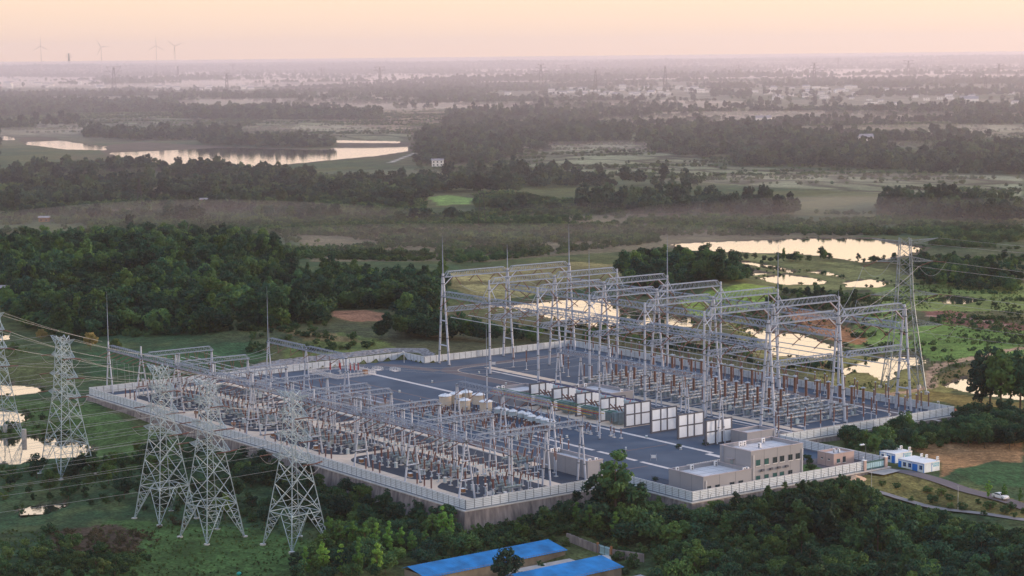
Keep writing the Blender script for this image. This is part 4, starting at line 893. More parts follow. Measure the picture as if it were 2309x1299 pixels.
# cross gantries of the near yard
CG = [(-196, 1), (-171, 1), (-146, 1), (-121, 0), (-97, 1), (-85, 1), (-60, 0), (-34.5, 1), (-9.5, 1)]
for i, (x, rodf) in enumerate(CG):
    xx = x+1.2; e = 32.5 if i < 8 else 43.5
    t = thing('cross_gantry', ('cross gantry over the tubular busbars, %s counting from the left end of the near yard' % ('first', 'second', 'third', 'fourth', 'fifth', 'sixth', 'seventh', 'eighth', 'ninth')[i]), 'gantry', (xx, 20, 0), 'cross gantries over the busbars')
    beam(t, (xx, 8.2, 15.4), (xx, e, 15.4), 1.3, 1.35, 1.9, .14, .055)
    mono(t, xx-.4, 19.8, 15.4, .24); mono(t, xx+.8, 19.8, 15.4, .24); aframe(t, xx, e-.4, 15.4, 3.6, 'x', .24, bars=(.4, .8)); i == 8 and aframe(t, xx, 31.5, 15.4, 3.6, 'x', .24, bars=(.4, .8))
    for y in (11.5, 15, 18.5, 23, 26.5, 30):
        for s in (-1, 1): string(t, (xx+s*.6, y-1.0*s, 15.3), (xx+.0, y, 12.3), .14)
# tubular busbars
for k, y in enumerate((11.5, 15, 18.5, 23, 26.5, 30)):
    m = MB(); m.tube((-206, y, 12.1), (-3, y, 12.1), .14, None, 8); m.lathe((-3, y, 12.0), [(.05, 0), (.3, .12), (.05, .24)], 8)
    built('busbar', M['alu'], 'silver tubular busbar hung under the cross gantries, %s from the front fence' % ('nearest', 'second', 'third', 'fourth', 'fifth', 'farthest')[k], 'busbar', m, (-206, y, 12), 'tubular busbars of the near yard')
# inner gantries of the near yard
def inner(xs, y, H, rods, label, w=1.5):
    t = thing('inner_gantry', label, 'gantry', (xs[0], y, 0))
    for i, x in enumerate(xs): aframe(t, x, y, H, 4.4, 'x', .24, ext=.4, rod=rods.get(i, 0), bars=(.35, .7))
    for a, b in zip(xs[:-1], xs[1:]):
        beam(t, (a+.3, y, H-.2), (b-.3, y, H-.2), w, 1.6, 1.7, .14, .055)
        for k in range(3): x = a+(k+.6)*(b-a)/3; string(t, (x, y-.7, H-.4), (x-.3, y-4.2, H-2.2), .16); string(t, (x, y+.7, H-.4), (x, y+1.2, H-3.4), .14)
inner([-208, -182, -156], 61, 14.2, {0: 19}, 'left inner gantry with a tall lightning rod beside the fenced red equipment')
inner([-88.5, -65, -41.5], 58.5, 14.2, {}, 'right inner gantry between the round reactor tanks and the front line gantry')
t = thing('rod_mast', 'tall thin lightning mast standing in front of the round beige tanks', 'mast', (-92, 72, 0)); mono(t, -92, 72, 17, .2, rod=16)
t = thing('rod_mast', 'tall thin lightning mast behind the right inner gantry, near the firewalls', 'mast', (-52, 84, 0)); mono(t, -52, 84, 26, .22, rod=14)

# ---- tall gantries of the far (500 kV) yard: a grid of columns
GX = [-201, -172, -143.5, -115, -86.5, -58, -29.5]
RODS = {(0, 0): 14, (2, 0): 0, (3, 0): 15, (6, 0): 10, (0, 1): 9, (0, 2): 15, (2, 2): 14, (4, 2): 15, (6, 1): 7, (4, 1): 0}
ROWN = {0: 'front', 1: 'middle', 2: 'back'}
rowt = {}
for r_, y in enumerate((130, 159, 188)):
    t = thing('tall_gantry', '%s row of very tall grey tube columns carrying lattice beams in the far yard' % ROWN[r_], 'gantry', (-115, y, 0), 'rows of tall gantries'); rowt[r_] = t
    for i, x in enumerate(GX):
        rod = RODS.get((i, r_), 0); H = 32.5
        if i in (0, 6): aframe(t, x, y, H, 6.5, 'x', .37, ext=1.0, rod=rod, bars=(.22, .5))
        elif r_ == 1: aframe(t, x, y, H, 7.5, 'x', .35, ext=.8, rod=rod, bars=(.3,))
        else: mono(t, x, y, H, .37, ext=1.0, rod=rod)
    zb = {0: 25.2, 1: 25.8, 2: 25.8}[r_]
    for a, b in zip(GX[:-1], GX[1:]):
        beam(t, (a+.5, y, zb), (b-.5, y, zb), 1.9, 1.9, 2.1, .19, .07)
        for k in range(3):
            x = a+(k+.6)*(b-a)/3
            for s in (-1, 1): string(t, (x, y+s*.9, zb-.1), (x+s*1.4, y+s*5.0, zb-3.6), .20)
for i, x in enumerate(GX):
    nm = ('leftmost', 'second', 'third', 'fourth', 'fifth', 'sixth', 'rightmost')[i]
    t = thing('top_beam', 'topmost arched lattice beam crossing the far yard, %s from the left' % nm, 'lattice beam', (x, 159, 32))
    for a, b in ((130, 159), (159, 188)):
        beam(t, (x, a+.4, 32.2), (x, b-.4, 32.2), 1.7, 2.0, 2.1, .19, .07)
        m = MB()
        for s, y in ((1, a), (-1, b)): m.bar((x, y+s*.4, 29.2), (x, y+s*4.2, 32.2), .22)
        for y in (a, b):
            for s in (-1, 1):
                if 0 < i < 6: m.bar((x, y, 31.8), (x+s*4.2, y, 26.6), .16)
        m.build('brace', M['tube'], t)
        for k in range(3):
            y = a+5+k*9.5; string(t, (x-.8, y, 32), (x-4.2, y, 29.6), .2); string(t, (x+.8, y, 32), (x+4.2, y, 29.6), .2)
    beam(t, (x+.6, 130.6, 19.6), (x+.6, 157, 19.6), 1.4, 1.6, 1.5, .17, .09)
    if i == 6: beam(t, (x+.6, 161, 19.6), (x+.6, 187, 19.6), 1.4, 1.6, 1.5, .17, .09)
    for y in (136, 144, 152):
        for s in (-1, 1): string(t, (x+.6+s*.6, y-2*s, 19.5), (x+.6, y, 16.9), .15)
for k, y in enumerate((136, 144, 152, 167, 175, 183)):
    m = MB(); m.tube((-205, y, 16.6), (-24, y, 16.6), .15, None, 8); m.lathe((-24, y, 16.45), [(.05, 0), (.3, .15), (.05, .3)], 8); m.lathe((-205, y, 16.45), [(.05, 0), (.3, .15), (.05, .3)], 8)
    built('high_busbar', M['alu'], 'high silver tubular busbar of the far yard, %s from the front' % ('nearest', 'second', 'third', 'fourth', 'fifth', 'farthest')[k], 'busbar', m, (-205, y, 16.4), 'high tubular busbars')
# lower gantry beside the relay building
t = thing('transformer_gantry', 'low dark lattice beam on A-frames between the firewalls and the tall front columns', 'gantry', (-95, 135, 0)); gx = [-136, -123.5, -110.5, -97, -83, -71, -59]
for x in gx: aframe(t, x, 132.8, 11.6, 2.4, 'y', .22, bars=(.3,))
m = MB(); m.truss((-136, 132.8, 11.6), (-59, 132.8, 11.6), 1.3, 1.5, 1.3, .15, .08, False); m.build('lattice_beam', M['galv'], t)
t = thing('wall_gantry', 'tall narrow A-frame pair beside the rightmost white firewalls', 'gantry', (-30, 106, 0)); aframe(t, -47, 113.5, 13, 2.6, 'x', .2, bars=(.3, .6)); aframe(t, -24, 106.5, 13.5, 3, 'y', .2, bars=(.3, .6))

# ------------------------------------------------------------------ equipment (built once at the origin, then copied with its parts)
def origin_thing(name, label, cat, group): return thing(name, label, cat, (0, 0, 0), group)
def sup(mb, x, y, h, r=.14): mb.tube((x, y, 0), (x, y, h), r, None, 8)
def foot(mb, x, y, s=.9): mb.box((x, y, -.02), (s, s, .2))
def make_post_ins(h0, h1, r, name, label, group, cap=True):
    t = origin_thing(name, label, 'insulator', group); m = MB(); sup(m, 0, 0, h0); m.build('support', M['tube'], t); m = MB(); foot(m, 0, 0); m.build('footing', M['conc'], t)
    m = MB(); m.ribs((0, 0, h0), (0, 0, h0+h1), r*.55, r, .28, 8); m.build('insulator', M['porc'], t)
    if cap: m = MB(); m.lathe((0, 0, h0+h1), [(r*1.1, 0), (r*1.3, .12), (r*.5, .35)], 8); m.build('cap', M['alu'], t)
    return t
def make_ct(name, label, group, z=2.4):
    t = origin_thing(name, label, 'transformer', group); m = MB(); sup(m, 0, 0, z, .16); m.box((0, 0, z-.15), (.8, .8, .15)); m.build('support', M['tube'], t); m = MB(); foot(m, 0, 0); m.build('footing', M['conc'], t)
    m = MB(); m.ribs((0, 0, z), (0, 0, z+2.5), .2, .32, .26, 8); m.build('insulator', M['porc'], t); m = MB(); m.lathe((0, 0, z+2.5), [(.3, 0), (.48, .15), (.48, .75), (.2, .95)], 10); m.build('head', M['alu'], t)
    m = MB(); m.box((.28, 0, 1.0), (.4, .35, .6)); m.build('box', M['pale'], t); return t
def make_discon(name, label, group, span=3.2, z=2.8, L_=1.7):
    t = origin_thing(name, label, 'disconnector', group); m = MB()
    for s in (-1, 1): sup(m, 0, s*span/2, z); 
    m.build('support', M['tube'], t); m = MB(); foot(m, 0, -span/2); foot(m, 0, span/2); m.build('footing', M['conc'], t)
    m = MB(); m.box((0, 0, z), (.3, span+1, .25)); m.build('base_beam', M['pale'], t)
    for y in (-span/2, 0, span/2):
        m = MB(); m.ribs((0, y, z+.25), (0, y, z+.25+L_), .11, .2, .24, 8); m.build('insulator', M['porc'], t)
    m = MB(); m.tube((0, -span/2-.3, z+.4+L_), (0, span/2+.3, z+.4+L_), .07); m.box((0, -span/2, z+.25+L_), (.35, .3, .2)); m.box((0, span/2, z+.25+L_), (.35, .3, .2)); m.build('blade_arm', M['alu'], t); return t
def make_gis(name, label, group, Ln=5.5, z=2.1, bl=2.6, r=.36):
    t = origin_thing(name, label, 'switchgear', group); m = MB()
    for y in (-Ln*.36, Ln*.36): sup(m, -.3, y, z-r, .09); sup(m, .3, y, z-r, .09)
    m.box((0, 0, z-r-.12), (.9, Ln*.85, .12)); m.build('frame', M['galv'], t); m = MB(); foot(m, 0, -Ln*.36, 1.2); foot(m, 0, Ln*.36, 1.2); m.build('footing', M['conc'], t)
    m = MB(); m.tube((0, -Ln/2, z), (0, Ln/2, z), r, None, 12)
    for y in (-Ln/2, -Ln*.2, Ln*.05, Ln*.3, Ln/2): m.tube((0, y-.07, z), (0, y+.07, z), r*1.3, None, 12)
    for y in (-Ln*.08, Ln*.18): m.lathe((0, y, z+r*.8), [(r*.8, 0), (r*.8, .45), (r*.3, .6)], 10)
    m.build('tank', M['greyb'] if Ln > 5 else M['alu'], t)
    for s in (-1, 1):
        m = MB(); p = (0, s*Ln*.38, z+r*.6); q = (0, s*(Ln*.38+bl*.28), z+r+bl); m.ribs(p, q, .17, .27, .26, 8); m.build('bushing', M['porc'], t)
        m = MB(); m.tube(q, (q[0], q[1]+s*.1, q[2]+.4), .12); m.build('terminal', M['alu'], t)
    m = MB(); m.box((.75, 0, .1), (.6, 1.0, 1.5)); m.build('cabinet', M['pale'], t); return t
def make_box(name, label, group, d=(.8, .6, 1.3), mt='pale'):
    t = origin_thing(name, label, 'cabinet', group); m = MB(); m.box((0, 0, .2), d); m.build('body', M[mt], t); m = MB(); m.box((0, 0, d[2]+.2), (d[0]+.15, d[1]+.15, .08)); m.build('lid', M['white'], t); m = MB(); m.box((0, 0, 0), (d[0]+.2, d[1]+.2, .2)); m.build('footing', M['conc'], t); return t
def make_lamp(name, label, group, h=4.2):
    t = origin_thing(name, label, 'lamp', group); m = MB(); m.tube((0, 0, 0), (0, 0, h), .09, .07); m.tube((0, 0, h), (.5, 0, h), .06); m.build('pole', M['white'], t); m = MB(); m.lathe((.5, 0, h-.35), [(.1, 0), (.24, .1), (.2, .35), (.06, .42)], 8); m.build('lamp_head', M['white'], t); return t
class Kit:
    def __init__(s, proto): s.p = proto; s.used = False
    def put(s, x, y, rz=0, label=None, group=None, z=0):
        if not s.used:
            s.used = True; o = s.p; o.location = (x, y, z); o.rotation_euler = (0, 0, rz)
            if label: o['label'] = label
            if group: o['group'] = group
            return o
        return copy_tree(s.p, (x, y, z), rz, label or s.lab, group or s.grp)
def kit(p): k = Kit(p); k.lab = p['label']; k.grp = p['group']; return k
K_arr = kit(make_post_ins(1.9, 2.9, .27, 'surge_arrester', 'brown ribbed arrester on a grey pipe stand along the front lane of the near yard', 'arresters along the front lane'))
K_pi = kit(make_post_ins(2.6, 2.2, .2, 'post_insulator', 'slim brown post insulator under the tubular busbars of the near yard', 'post insulators under the busbars'))
K_ct = kit(make_ct('current_transformer', 'brown current transformer with a silver head between the near yard switchgear', 'current transformers of the near yard'))
K_ds = kit(make_discon('disconnector', 'three-insulator disconnector on a pale beam in the near yard', 'disconnectors of the near yard'))
K_gs = kit(make_gis('switchgear_unit', 'silver tank switchgear unit with two brown bushings in the near yard', 'switchgear units of the near yard'))
K_mb = kit(make_box('control_cabinet', 'small pale control cabinet between the near yard lanes', 'control cabinets of the near yard'))
K_sb = kit(make_box('orange_lid_cabinet', 'small brown cabinet with a light lid beside the near yard lane', 'brown cabinets of the near yard', (1.1, .9, .9), 'soil'))
# bays
rr = random.Random(3); bays = [-209+12.4*k for k in range(17)]
for bi, x in enumerate(bays):
    full = rr.random() < .8 or bi > 8
    for p in (-3.4, 0, 3.4):
        if full and bi % 2: K_arr.put(x+p, 3.0+rr.uniform(-.1, .1))
        if bi % 2 == 0 or bi > 13: K_ct.put(x+p, 13.6)
        if bi % 4 != 3: K_gs.put(x+p*.9, 18.4 if bi % 2 else 20.0, rr.choice((0, math.pi)))
        K_ds.put(x+p, 26.4)
        if bi % 3 == 0: K_pi.put(x+p, 38.6, label='brown post insulator in the strip behind the cross lane', group='post insulators behind the cross lane')
        if bi % 3 == 2: K_gs.put(x+p, 42.0, 0, 'grey switchgear unit in the strip behind the cross lane', 'switchgear behind the cross lane')
    K_mb.put(x+5.4, 15.0+rr.uniform(-1, 1))
    if bi % 2: K_sb.put(x+6.0, 11.0)
K_pi2 = kit(make_post_ins(4.5, 2.4, .2, 'post_insulator', 'tall brown post insulator on a long pipe near the right end of the near yard', 'tall post insulators at the near end'))
for x, y in ((-28, 44), (-25, 41), (-22, 44.5), (-18, 42), (-28, 54), (-35, 56.5), (-42, 54), (-49, 56), (-55, 52), (-72, 52), (-80, 55), (-100, 52), (-108, 55), (-120, 53), (-140, 53), (-150, 55)): K_pi2.put(x, y)
# equipment between the inner gantries
K_in = kit(make_gis('inner_switchgear', 'blue-grey switchgear unit beside the round reactor tanks', 'switchgear beside the reactors', 4.6, 1.9, 1.8, .3))
for k in range(13):
    for y in (64.5, 69.0): K_in.put(-122+k*4.6, y+rr.uniform(-.4, .4), rr.choice((0, math.pi/2)))
K_in2 = kit(make_post_ins(1.4, 1.5, .2, 'reactor_insulator', 'short brown insulator stack among the small white reactors', 'insulator stacks around the small reactors'))
for k in range(26): K_in2.put(-112+k*2.1, 76+rr.uniform(-.8, .8)); K_in2.put(-112+k*2.1, 87+rr.uniform(-.8, .8))
for k in range(8): K_in2.put(-66+k*2.4, 88.5+rr.uniform(-1.5, 1.5), group='insulator stacks near the transformers', label='short brown insulator stack in front of the transformer bays')
# grey relay block hidden in the middle of the near yard
# reactors
def reactor(name, label, group, R, h0, h):
    t = origin_thing(name, label, 'reactor', group)
    m = MB()
    for k in range(6): a = k*math.pi/3; m.ribs((R*.75*math.cos(a), R*.75*math.sin(a), 0), (R*.75*math.cos(a), R*.75*math.sin(a), h0), .12, .2, .24, 8)
    m.build('legs', M['porc'], t); m = MB(); m.lathe((0, 0, h0), [(R*.94, 0), (R, .08), (R, h-.1), (R*.97, h)], 28); m.build('shell', M['beige'] if R > 1.6 else M['pale'], t, False)
    m = MB(); m.lathe((0, 0, h0+h+.12), [(R*1.12, 0), (R*1.12, .1), (R*.8, .42), (R*.4, .68), (R*.15, .85), (.05, .9)], 28); m.build('roof', M['white'], t); m = MB()
    for k in range(12): a = k*math.pi/6; m.bar((R*1.1*math.cos(a), R*1.1*math.sin(a), h0+h+.24), (R*.2*math.cos(a), R*.2*math.sin(a), h0+h+.98), .06)
    m.build('roof_ribs', M['galv'], t); return t
K_r = kit(reactor('reactor_tank', 'large round beige reactor tank with a white ribbed dome', 'large beige reactor tanks', 1.95, 1.7, 2.9))
RN = ['leftmost large beige reactor tank with a white ribbed dome', 'large beige reactor tank, second along the back row', 'large beige reactor tank at the back, directly behind the gap between two front ones', 'large beige reactor tank at the front centre of the group', 'large beige reactor tank, back right of the group', 'rightmost and nearest large beige reactor tank']
for (x, y), lb in zip(((-121, 76.2), (-122, 81), (-122.6, 85.4), (-110.5, 76.2), (-116, 85.6), (-104, 80)), RN): K_r.put(x, y, 0, lb, 'large beige reactor tanks')
K_r2 = kit(reactor('small_reactor', 'small pale reactor with a white conical roof', 'small reactors in a row', 1.25, 1.3, 1.2))
for k, (x, y) in enumerate(((-100.8, 82.6), (-97.4, 82.6), (-94, 83.2), (-90, 83.6), (-87, 83.8), (-83.2, 82.4), (-79.2, 82.4), (-76, 82), (-72.4, 81.8))): K_r2.put(x, y)
# fenced red equipment
t = thing('white_picket_fence', 'white picket fence round the red equipment at the back left', 'fence', (-206, 88, 0)); x0, x1, y0, y1 = -216.5, -197, 82, 98
for (a, b) in (((x0, y0), (x1, y0)), ((x1, y0), (x1, y1)), ((x1, y1), (x0, y1)), ((x0, y1), (x0, y0))):
    m = MB(); d = Vector((b[0]-a[0], b[1]-a[1], 0)); n_ = int(d.length/.55)
    for k in range(n_): c = Vector((*a, 0))+d*k/n_; m.box(tuple(c), (.09, .09, 1.7 if k % 5 else 2.0))
    for z in (.4, 1.35): m.bar((*a, z), (*b, z), .09)
    m.build('picket_side', M['white'], t)
K_red = kit(make_post_ins(1.4, 2.6, .3, 'red_bushing', 'red bushing inside the white picket fence', 'red bushings in the picket fence'))
K_red.p.children[2].data.materials[0] = M['red']
for x, y in ((-210, 87), (-208, 90), (-203.8, 91.6), (-203.4, 93), (-203, 94.4), (-212, 92)): K_red.put(x, y)
m = MB(); m.box((-201, 96, 0), (1.6, 1.2, 1.5)); built('orange_cabinet', M['soil'], 'small orange-brown cabinet at the corner of the white picket fence', 'cabinet', m, (-201, 96, 0))
for k, (x, y) in enumerate(((-206, 104.5), (-200, 108))):
    t = thing('railing_box', 'small white railing round a pit on the gravel, %s' % ('nearer the picket fence' if k == 0 else 'nearer the fence jog'), 'railing', (x, y, 0)); m = MB()
    for dx in (-1.6, 0, 1.6):
        for dy in (-1.2, 1.2): m.box((x+dx, y+dy, 0), (.1, .1, 1.1))
    for z in (.5, 1.05):
        for dy in (-1.2, 1.2): m.bar((x-1.6, y+dy, z), (x+1.6, y+dy, z), .08)
        for dx in (-1.6, 1.6): m.bar((x+dx, y-1.2, z), (x+dx, y+1.2, z), .08)
    m.build('rails', M['white'], t); m = MB(); m.box((x, y, 0), (2.9, 2.1, .15)); m.build('cover', M['trench'], t)
# signs
for x, y, lb in ((-18, 76, 'white notice board on the gravel left of the two-storey building'), (-186, 141.5, 'white notice board beside the cream walkway in the far yard'), (-160, 172, 'white notice board inside the ring road of the far yard'), (-8, 13, 'white notice board at the near corner of the front yard'), (-4, 42, 'white notice board behind the fence near the big tree'), (-207, 10, 'white notice board at the left end of the near yard'), (-30, 127, 'white notice board at the foot of the right column')):
    t = thing('notice_board', lb, 'sign', (x, y, 0)); m = MB()
    for s in (-.8, .8): m.box((x+s*.59, y+s*.81, 0), (.1, .1, 1.9))
    m.build('legs', M['galv'], t); m = MB(); m.box((x, y, .7), (1.3, .08, .9), rad(54)); m.build('board', M['white'], t)
# lamps
K_l = kit(make_lamp('yard_lamp', 'white yard lamp', 'white yard lamps', 4.4))
for x, y, lb in ((-5.5, 10.5, 'white lamp post at the near corner of the front yard'), (-214, 121, 'white lamp post by the fence jog at the stone bank'), (-16.5, 190, 'white lamp post at the outer right corner'), (-58, 139, 'thin white lamp post on the gravel of the far yard'), (-40, 61, 'white lamp post beside the low grey relay building'), (-104, 47.5, 'white lamp post in the middle of the near yard'), (10, 106, 'white lamp post between the offices and the gatehouse')): K_l.put(x, y, rad(200), lb)

# ------------------------------------------------------------------ 500 kV switchgear field
def make_hg(name, label, group):
    t = origin_thing(name, label, 'switchgear', group); z = 2.3; m = MB()
    for y in (-4, -1.2, 1.6, 4.2): sup(m, -.35, y, z, .1); sup(m, .35, y, z, .1)
    m.bar((-.35, -4, .3), (-.35, 4.2, .3), .1); m.bar((.35, -4, .3), (.35, 4.2, .3), .1); m.build('frame', M['galv'], t); m = MB(); m.box((0, 0, -.02), (1.5, 10, .18)); m.build('footing', M['conc'], t)
    m = MB(); m.tube((0, -4.8, z), (0, 4.8, z), .38, None, 12)
    for y in (-4.8, -3.2, -1.6, 0, 1.5, 3.1, 4.8): m.tube((0, y-.08, z), (0, y+.08, z), .52, None, 12)
    m.build('main_tube', M['alu'], t)
    for y in (-2.5, 2.2): m = MB(); m.lathe((0, y, z+.3), [(.42, 0), (.42, .7), (.55, .72), (.55, .82), (.3, .95)], 10); m.build('instrument_head', M['alu'], t)
    for y in (-.6, 3.6): m = MB(); m.lathe((.0, y, .5), [(.5, 0), (.58, .1), (.58, 1.3), (.4, 1.5)], 12); m.build('breaker_tank', M['greyb'], t)
    m = MB(); m.box((.8, -1, .2), (.5, 1.2, 1.5)); m.box((.8, 2, .2), (.5, .8, 1.2)); m.build('cabinet', M['pale'], t); return t
K_h = kit(make_hg('switchgear_tube', 'horizontal silver switchgear tube with instrument heads in the far yard', 'switchgear tubes of the far yard'))
def make_bush(name, label, group, h0=2.6, h=5.4, r=.48):
    t = origin_thing(name, label, 'bushing', group); m = MB(); sup(m, 0, 0, h0, .22); m.box((0, 0, 0), (1.1, 1.1, .2)); m.build('support', M['tube'], t)
    m = MB(); m.ribs((0, 0, h0), (0, 0, h0+h), r*.72, r, .3, 10); m.build('insulator', M['porc2'], t); m = MB(); m.lathe((0, 0, h0+h), [(r*1.2, 0), (r*1.9, .12), (r*1.2, .28), (.1, .5)], 12); m.build('grading_ring', M['alu'], t); return t
K_b = kit(make_bush('tall_bushing', 'tall thick brown bushing with a silver ring rising from the far yard switchgear', 'tall brown bushings of the far yard'))
K_c = kit(make_post_ins(2.8, 4.2, .26, 'tall_arrester', 'tall slim brown arrester on a pipe stand in the far yard', 'slim arresters of the far yard'))
for g_ in range(7):
    xb = -133+g_*15.2
    for p in range(3):
        x = xb+p*4.2
        for y in (146, 156.5, 167): K_h.put(x, y+rr.uniform(-.5, .5), rr.choice((0, math.pi)))
        if g_ != 6: K_b.put(x, 151.4+p*1.0)
        K_b.put(x, 172.5+p*.8)
        K_c.put(x, 141.8)
        K_c.put(x, 178.8)
for k in range(40): K_c.put(-198+k*4.55, 189.8 if k % 3 else 186.3, label='slim brown arrester in the row beside the back fence', group='arresters along the back fence')
for y in (124, 129, 134.5, 141, 146.5, 152, 159, 164.5, 170, 177, 182, 187.5): K_c.put(-18.6, y, label='brown arrester on a pipe stand along the right fence of the far yard', group='arresters along the right fence')
for y in (128, 140, 152, 168, 180): K_c.put(-24, y, label='brown arrester in the inner row near the right fence', group='inner arresters near the right fence')
for x, y in ((-180, 146), (-172, 146), (-158, 152), (-176, 168), (-150, 148), (-142, 160), (-150, 172), (-165, 180)): K_c.put(x, y, label='lone brown insulator post on the empty gravel of the far yard', group='lone insulator posts of the far yard')
t = thing('equipment_pads', 'row of flat pale concrete pads on the gravel near the rear small building', 'pads', (-40, 145, 0)); m = MB()
for x, y in ((-52, 134+8), (-46, 143), (-40, 144), (-34, 150), (-30, 144), (-36, 156), (-28, 157)): m.box((x, y, 0), (2.2, 1.4, .12))
m.build('pads', M['trench'], t)

# ------------------------------------------------------------------ conductors
def sag(p, q, s, n=10):
    p = Vector(p); q = Vector(q); return [p+(q-p)*(i/n)-Vector((0, 0, s*4*(i/n)*(1-i/n))) for i in range(n+1)]
def conductor(p, q, s, label, group, r=.05, name='conductor', mt='wire', n=12):
    m = MB(); m.wire(sag(p, q, s, n), r, 4); return built(name, M[mt], label, 'cable', m, tuple(p), group)
# spans between the inner gantries and the front gantry, and over the gravel to the transformers
for x in (-204, -199.5, -195, -177, -172, -168): conductor((x, 57, 12.2), (x-1, 33, 13.6), 2.2, 'sagging wire from the left inner gantry to the cross gantries', 'wires from the left inner gantry')
for x in (-84, -78, -72, -60, -54, -48): conductor((x, 54.5, 12.2), (x-2, 33, 13.6), 1.6, 'sagging wire from the right inner gantry to the cross gantries', 'wires from the right inner gantry')
for k in range(3): conductor((-172+k*5, 59.6, 12.5), (-131+k*12.5, 131.5, 12.5), 4.2, 'long sagging wire crossing the open gravel to the low dark gantry', 'long wires over the open gravel')
for i, x in enumerate(GX[:-1]):
    for k in range(3):
        for (a, b, z) in ((134, 155, 22.3), (163, 184, 22.4)): xx = x+(k+.6)*28.5/3; conductor((xx+1.4, a, z), (xx-1.4, b, z), 1.6, 'sagging wire between the tall gantry rows', 'wires between the tall gantry rows')
for i, (a, b) in enumerate(zip(GX[:-1], GX[1:])):
    for y in (135, 144.5, 154, 164, 173.5, 183): conductor((a+4.2, y, 29.5), (b-4.2, y, 29.5), 1.8, 'sagging wire slung between two topmost lattice beams', 'wires between the topmost beams')
for g_ in range(6):
    for p in range(3): x = -133+g_*15.2+p*4.2; conductor((x, 151.4+p, 8.1), (x+1, 152, 16.5), -.4, 'thin dropper wire from a busbar to a bushing in the far yard', 'dropper wires of the far yard', .04, n=5); conductor((x, 172.5+p*.8, 8.1), (x+1, 175, 16.5), -.4, 'thin dropper wire from a busbar to a bushing in the far yard', 'dropper wires of the far yard', .04, n=5)
for bi, x in enumerate(bays):
    for p, y in ((-3.4, 23), (0, 26.5), (3.4, 30)): conductor((x+p, 24.6, 5.0), (x+p, y, 12), -.6, 'thin dropper wire between a busbar and a disconnector in the near yard', 'dropper wires of the near yard', .035, n=5)
    for p in (-3.4, 0, 3.4): conductor((x+p, 3.0, 5.0), (x+p+.3, 2.6, 13.4), -.5, 'thin dropper wire from the front gantry to an arrester', 'front dropper wires', .035, n=5)

# small things on the yard floor
K_bx = kit(make_box('ground_box', 'low pale service box standing on the open gravel', 'service boxes on the open gravel', (.5, .4, .45), 'pale'))
for x, y in ((-170, 104), (-160, 84), (-140, 92), (-60, 78), (-35, 80), (-25, 92), (-8, 100), (-120, 116), (-88, 116), (-176, 128), (-150, 121), (-90, 96.5), (-45, 96)): K_bx.put(x, y, rr.uniform(0, 3))
flat('gravel', [rect(-200, 66+k*9, -130+k*12, 66.9+k*9) for k in range(3)]+[rect(-60, 62, -12, 63), rect(-34, 76, -33, 94), rect(-14, 56, -13, 70), rect(-128, 88, -127, 97), rect(-170, 99, -169.2, 118)], .012, M['asph'])
flat('joint', [rect(x, 97.1, x+.12, 99) for x in np.arange(-202, -97, 2.4)]+[rect(x, 71.5, x+.12, 73.1) for x in np.arange(-69, -5, 2.4)]+[rect(x, 95.1, x+.12, 96.8) for x in np.arange(-71, -17, 2.4)]+[rect(x, 137.1, x+.14, 140.7) for x in np.arange(-185, -26, 5)], .026, M['kerb'])
flat('joint', [rect(x, 4.5, x+.14, 9.5) for x in np.arange(-214, -8, 5)]+[rect(-217, 6.9, -6, 7.05)], .018, M['kerb'])
# ------------------------------------------------------------------ firewalls and transformers
def firewall(x, y0, y1, h, label, z0=0.0):
    t = thing('firewall', label, 'wall', (x, (y0+y1)/2, 0), 'firewalls of the transformer bays'); Ln = y1-y0; m = MB(); w = .45
    cols = (0, .37, .62, 1); rows = (0, .49, 1)
    for i, c in enumerate(cols):
        y = y0+Ln*c; m.box((x, min(max(y, y0+.25), y1-.25), 0), (w+.12, .5, h))
    for z, hh in ((0, .45), (h*.5, .4), (h-.35, .38)): m.box((x, (y0+y1)/2, z), (w+.09, Ln-.6, hh))
    m.build('frame', M['firef'], t)
    for a, b in zip(cols[:-1], cols[1:]):
        for za, zb in ((.45, h*.5), (h*.5+.4, h-.35)):
            m = MB(); ya, yb = y0+Ln*a+.26, y0+Ln*b-.26; k = 4
            for j in range(k): m.b2(x-w/2, ya, za+(zb-za)*j/k, x+w/2, yb, za+(zb-za)*(j+1)/k-.035)
            m.b2(x-w/2+.02, ya, za, x+w/2-.02, yb, zb); m.build('panel', M['firew'], t)
FX = [-110, -98, -86, -74, -61.8, -49.6, -37.4, -25.2]
for i, x in enumerate(FX): firewall(x, 101.4, 111.6, 7.3, 'white panelled firewall with dark frame, %s from the left' % ('first', 'second', 'third', 'fourth', 'fifth', 'sixth', 'seventh', 'last')[i])
flat('apron', [rect(-111, 98.4, -61, 113)], .02, M['cream'])
